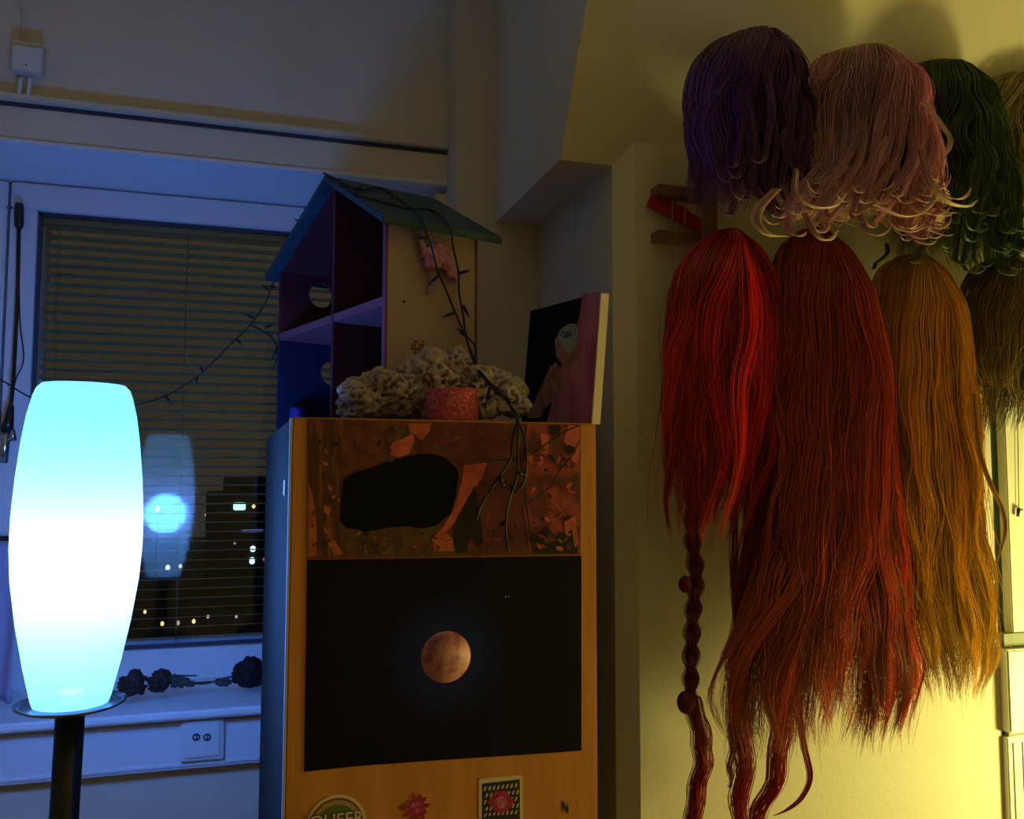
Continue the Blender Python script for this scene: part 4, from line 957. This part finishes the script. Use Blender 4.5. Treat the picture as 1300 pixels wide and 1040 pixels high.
# lower row
w_red = make_wig('bright scarlet wig with a long braid, leftmost of the lower row', 1.19,
    [(284, 932, 954), (305, 904, 978), (350, 876, 1000), (430, 866, 1010), (520, 863, 1008), (600, 866, 998), (690, 872, 965)],
    (.42, .010, .012), (.62, .020, .014), (.52, .016, .012), n_lock=95, per=28, seed=15, depth=.075, depth_end=.045, wave=.004, wl=.16, end=(.62, 1.0))
w_aub = make_wig('long auburn wig with orange ends hanging between the scarlet and the ginger wig', 1.165,
    [(284, 1040, 1066), (312, 1012, 1096), (365, 1000, 1120), (470, 1003, 1142), (600, 1008, 1150), (720, 985, 1164), (820, 950, 1180), (890, 932, 1184), (950, 945, 1172)],
    (.22, .022, .014), (.46, .065, .018), (.58, .13, .025), n_lock=150, per=30, seed=16, depth=.085, depth_end=.05, wave=.004, wl=.14, end=(.84, 1.0), npt=34, blend=.6)
w_gin = make_wig('long straight golden ginger wig right of the auburn one', 1.20,
    [(318, 1168, 1196), (340, 1140, 1218), (390, 1128, 1236), (500, 1128, 1246), (620, 1138, 1258), (720, 1150, 1272), (800, 1165, 1284), (855, 1178, 1284), (885, 1190, 1268)],
    (.48, .20, .035), (.74, .40, .055), (.82, .55, .08), n_lock=120, per=30, seed=17, depth=.08, depth_end=.045, wave=.004, wl=.16, end=(.84, 1.0), npt=34)
w_bro = make_wig('short ash brown wig at the right edge below the olive one', 1.20,
    [(322, 1287, 1315), (338, 1262, 1342), (375, 1244, 1362), (430, 1238, 1372), (490, 1240, 1374), (555, 1255, 1360)],
    (.22, .14, .05), (.32, .22, .075), (.40, .30, .10), n_lock=80, per=26, seed=18, depth=.085, depth_end=.05, wave=.006, wl=.11, end=(.72, 1.0), curl=.5, curl_t=.85)

# scarlet wig: braid, ties and long loose locks
yb_ = 1.235
bp = [(892, 560), (882, 620), (880, 680), (884, 730), (880, 790), (878, 850), (878, 885), (889, 925), (893, 965), (884, 1010), (880, 1060), (884, 1120), (880, 1180)]
path = [atY(x_, y_, yb_) for x_, y_ in bp]
braid(w_red, 'braid', path[:7], .0155, (.26, .008, .012), .105, 21)
lock(w_red, 'braid_tail', path[6:], .0185, (.36, .010, .012), (.55, .015, .012), n=120, seed=22, wave=.002)
for (x_, y_, r_) in ((870, 742, .0105), (871, 892, .0140)):
    m = MB(); m.ball(atY(x_, y_, yb_-.006), r_, (1, 1, 1.25), 3); m.build('hair_bead', M['tie'], w_red)
lock(w_red, 'loose_lock', [atY(950, 560, 1.22), atY(958, 650, 1.225), atY(945, 760, 1.23), atY(938, 870, 1.235), atY(944, 950, 1.24), atY(940, 1030, 1.24), atY(945, 1120, 1.24)], .022, (.25, .008, .012), (.62, .02, .014), n=150, seed=23, wave=.004, wl=.12)
lock(w_red, 'loose_lock', [atY(985, 560, 1.215), atY(988, 650, 1.22), atY(985, 780, 1.225), atY(985, 880, 1.23), atY(992, 930, 1.23), atY(984, 990, 1.235), atY(962, 1040, 1.24), atY(955, 1110, 1.24)], .022, (.25, .008, .012), (.65, .022, .014), n=150, seed=24, wave=.003, wl=.12)
lock(w_red, 'loose_lock', [atY(930, 640, 1.23), atY(935, 800, 1.235), atY(932, 900, 1.24), atY(928, 960, 1.24), atY(926, 1000, 1.24)], .010, (.25, .008, .012), (.45, .02, .014), n=40, seed=25, wave=.003, wl=.10)
lock(w_red, 'loose_lock', [atY(1010, 820, 1.22), atY(1014, 900, 1.225), atY(1020, 945, 1.23), atY(1028, 985, 1.235), atY(1018, 1012, 1.235), atY(1000, 1028, 1.235), atY(982, 1036, 1.235)], .006, (.35, .01, .012), (.45, .02, .014), n=36, seed=26, wave=.0, tip=.15)
lock(w_gin, 'stray_lock', [atY(1236, 500, 1.16), atY(1243, 570, 1.16), atY(1258, 615, 1.16), atY(1272, 645, 1.16), atY(1276, 675, 1.16), atY(1266, 715, 1.165)], .005, (.6, .32, .05), (.8, .5, .08), n=36, seed=28, wave=.0, tip=.2)
# flicked curls on the pink wig
for i, (pp_, w_) in enumerate([([(1168, 190), (1180, 230), (1200, 254), (1225, 262), (1242, 254)], .008), ([(1170, 130), (1196, 160), (1206, 180), (1198, 204)], .006), ([(1010, 215), (1010, 245), (1030, 262), (1058, 262), (1074, 245)], .006), ([(985, 240), (966, 262), (960, 282), (976, 298), (1000, 300)], .009),
        ([(1110, 260), (1150, 275), (1180, 262), (1190, 230)], .006), ([(1020, 270), (1035, 296), (1050, 305), (1065, 292)], .006)]):
    lock(w_pin, 'curl', [atY(a_, b_, 1.05+.003*i) for a_, b_ in pp_], w_, (.60, .28, .30), (.85, .66, .42), n=44, seed=30+i, wave=.001, tip=.12, rad=.0005)

# ------------------------------------------------------------------ world and view
wld = bpy.data.worlds.new('night'); C.world = wld; wld.use_nodes = True
bg = wld.node_tree.nodes['Background']; bg.inputs[0].default_value = (.026, .023, .016, 1); bg.inputs[1].default_value = 1
vs = C.view_settings; vs.view_transform = 'Standard'; vs.look = 'None'; vs.gamma = 1; vs.exposure = 0; vs.use_curve_mapping = False
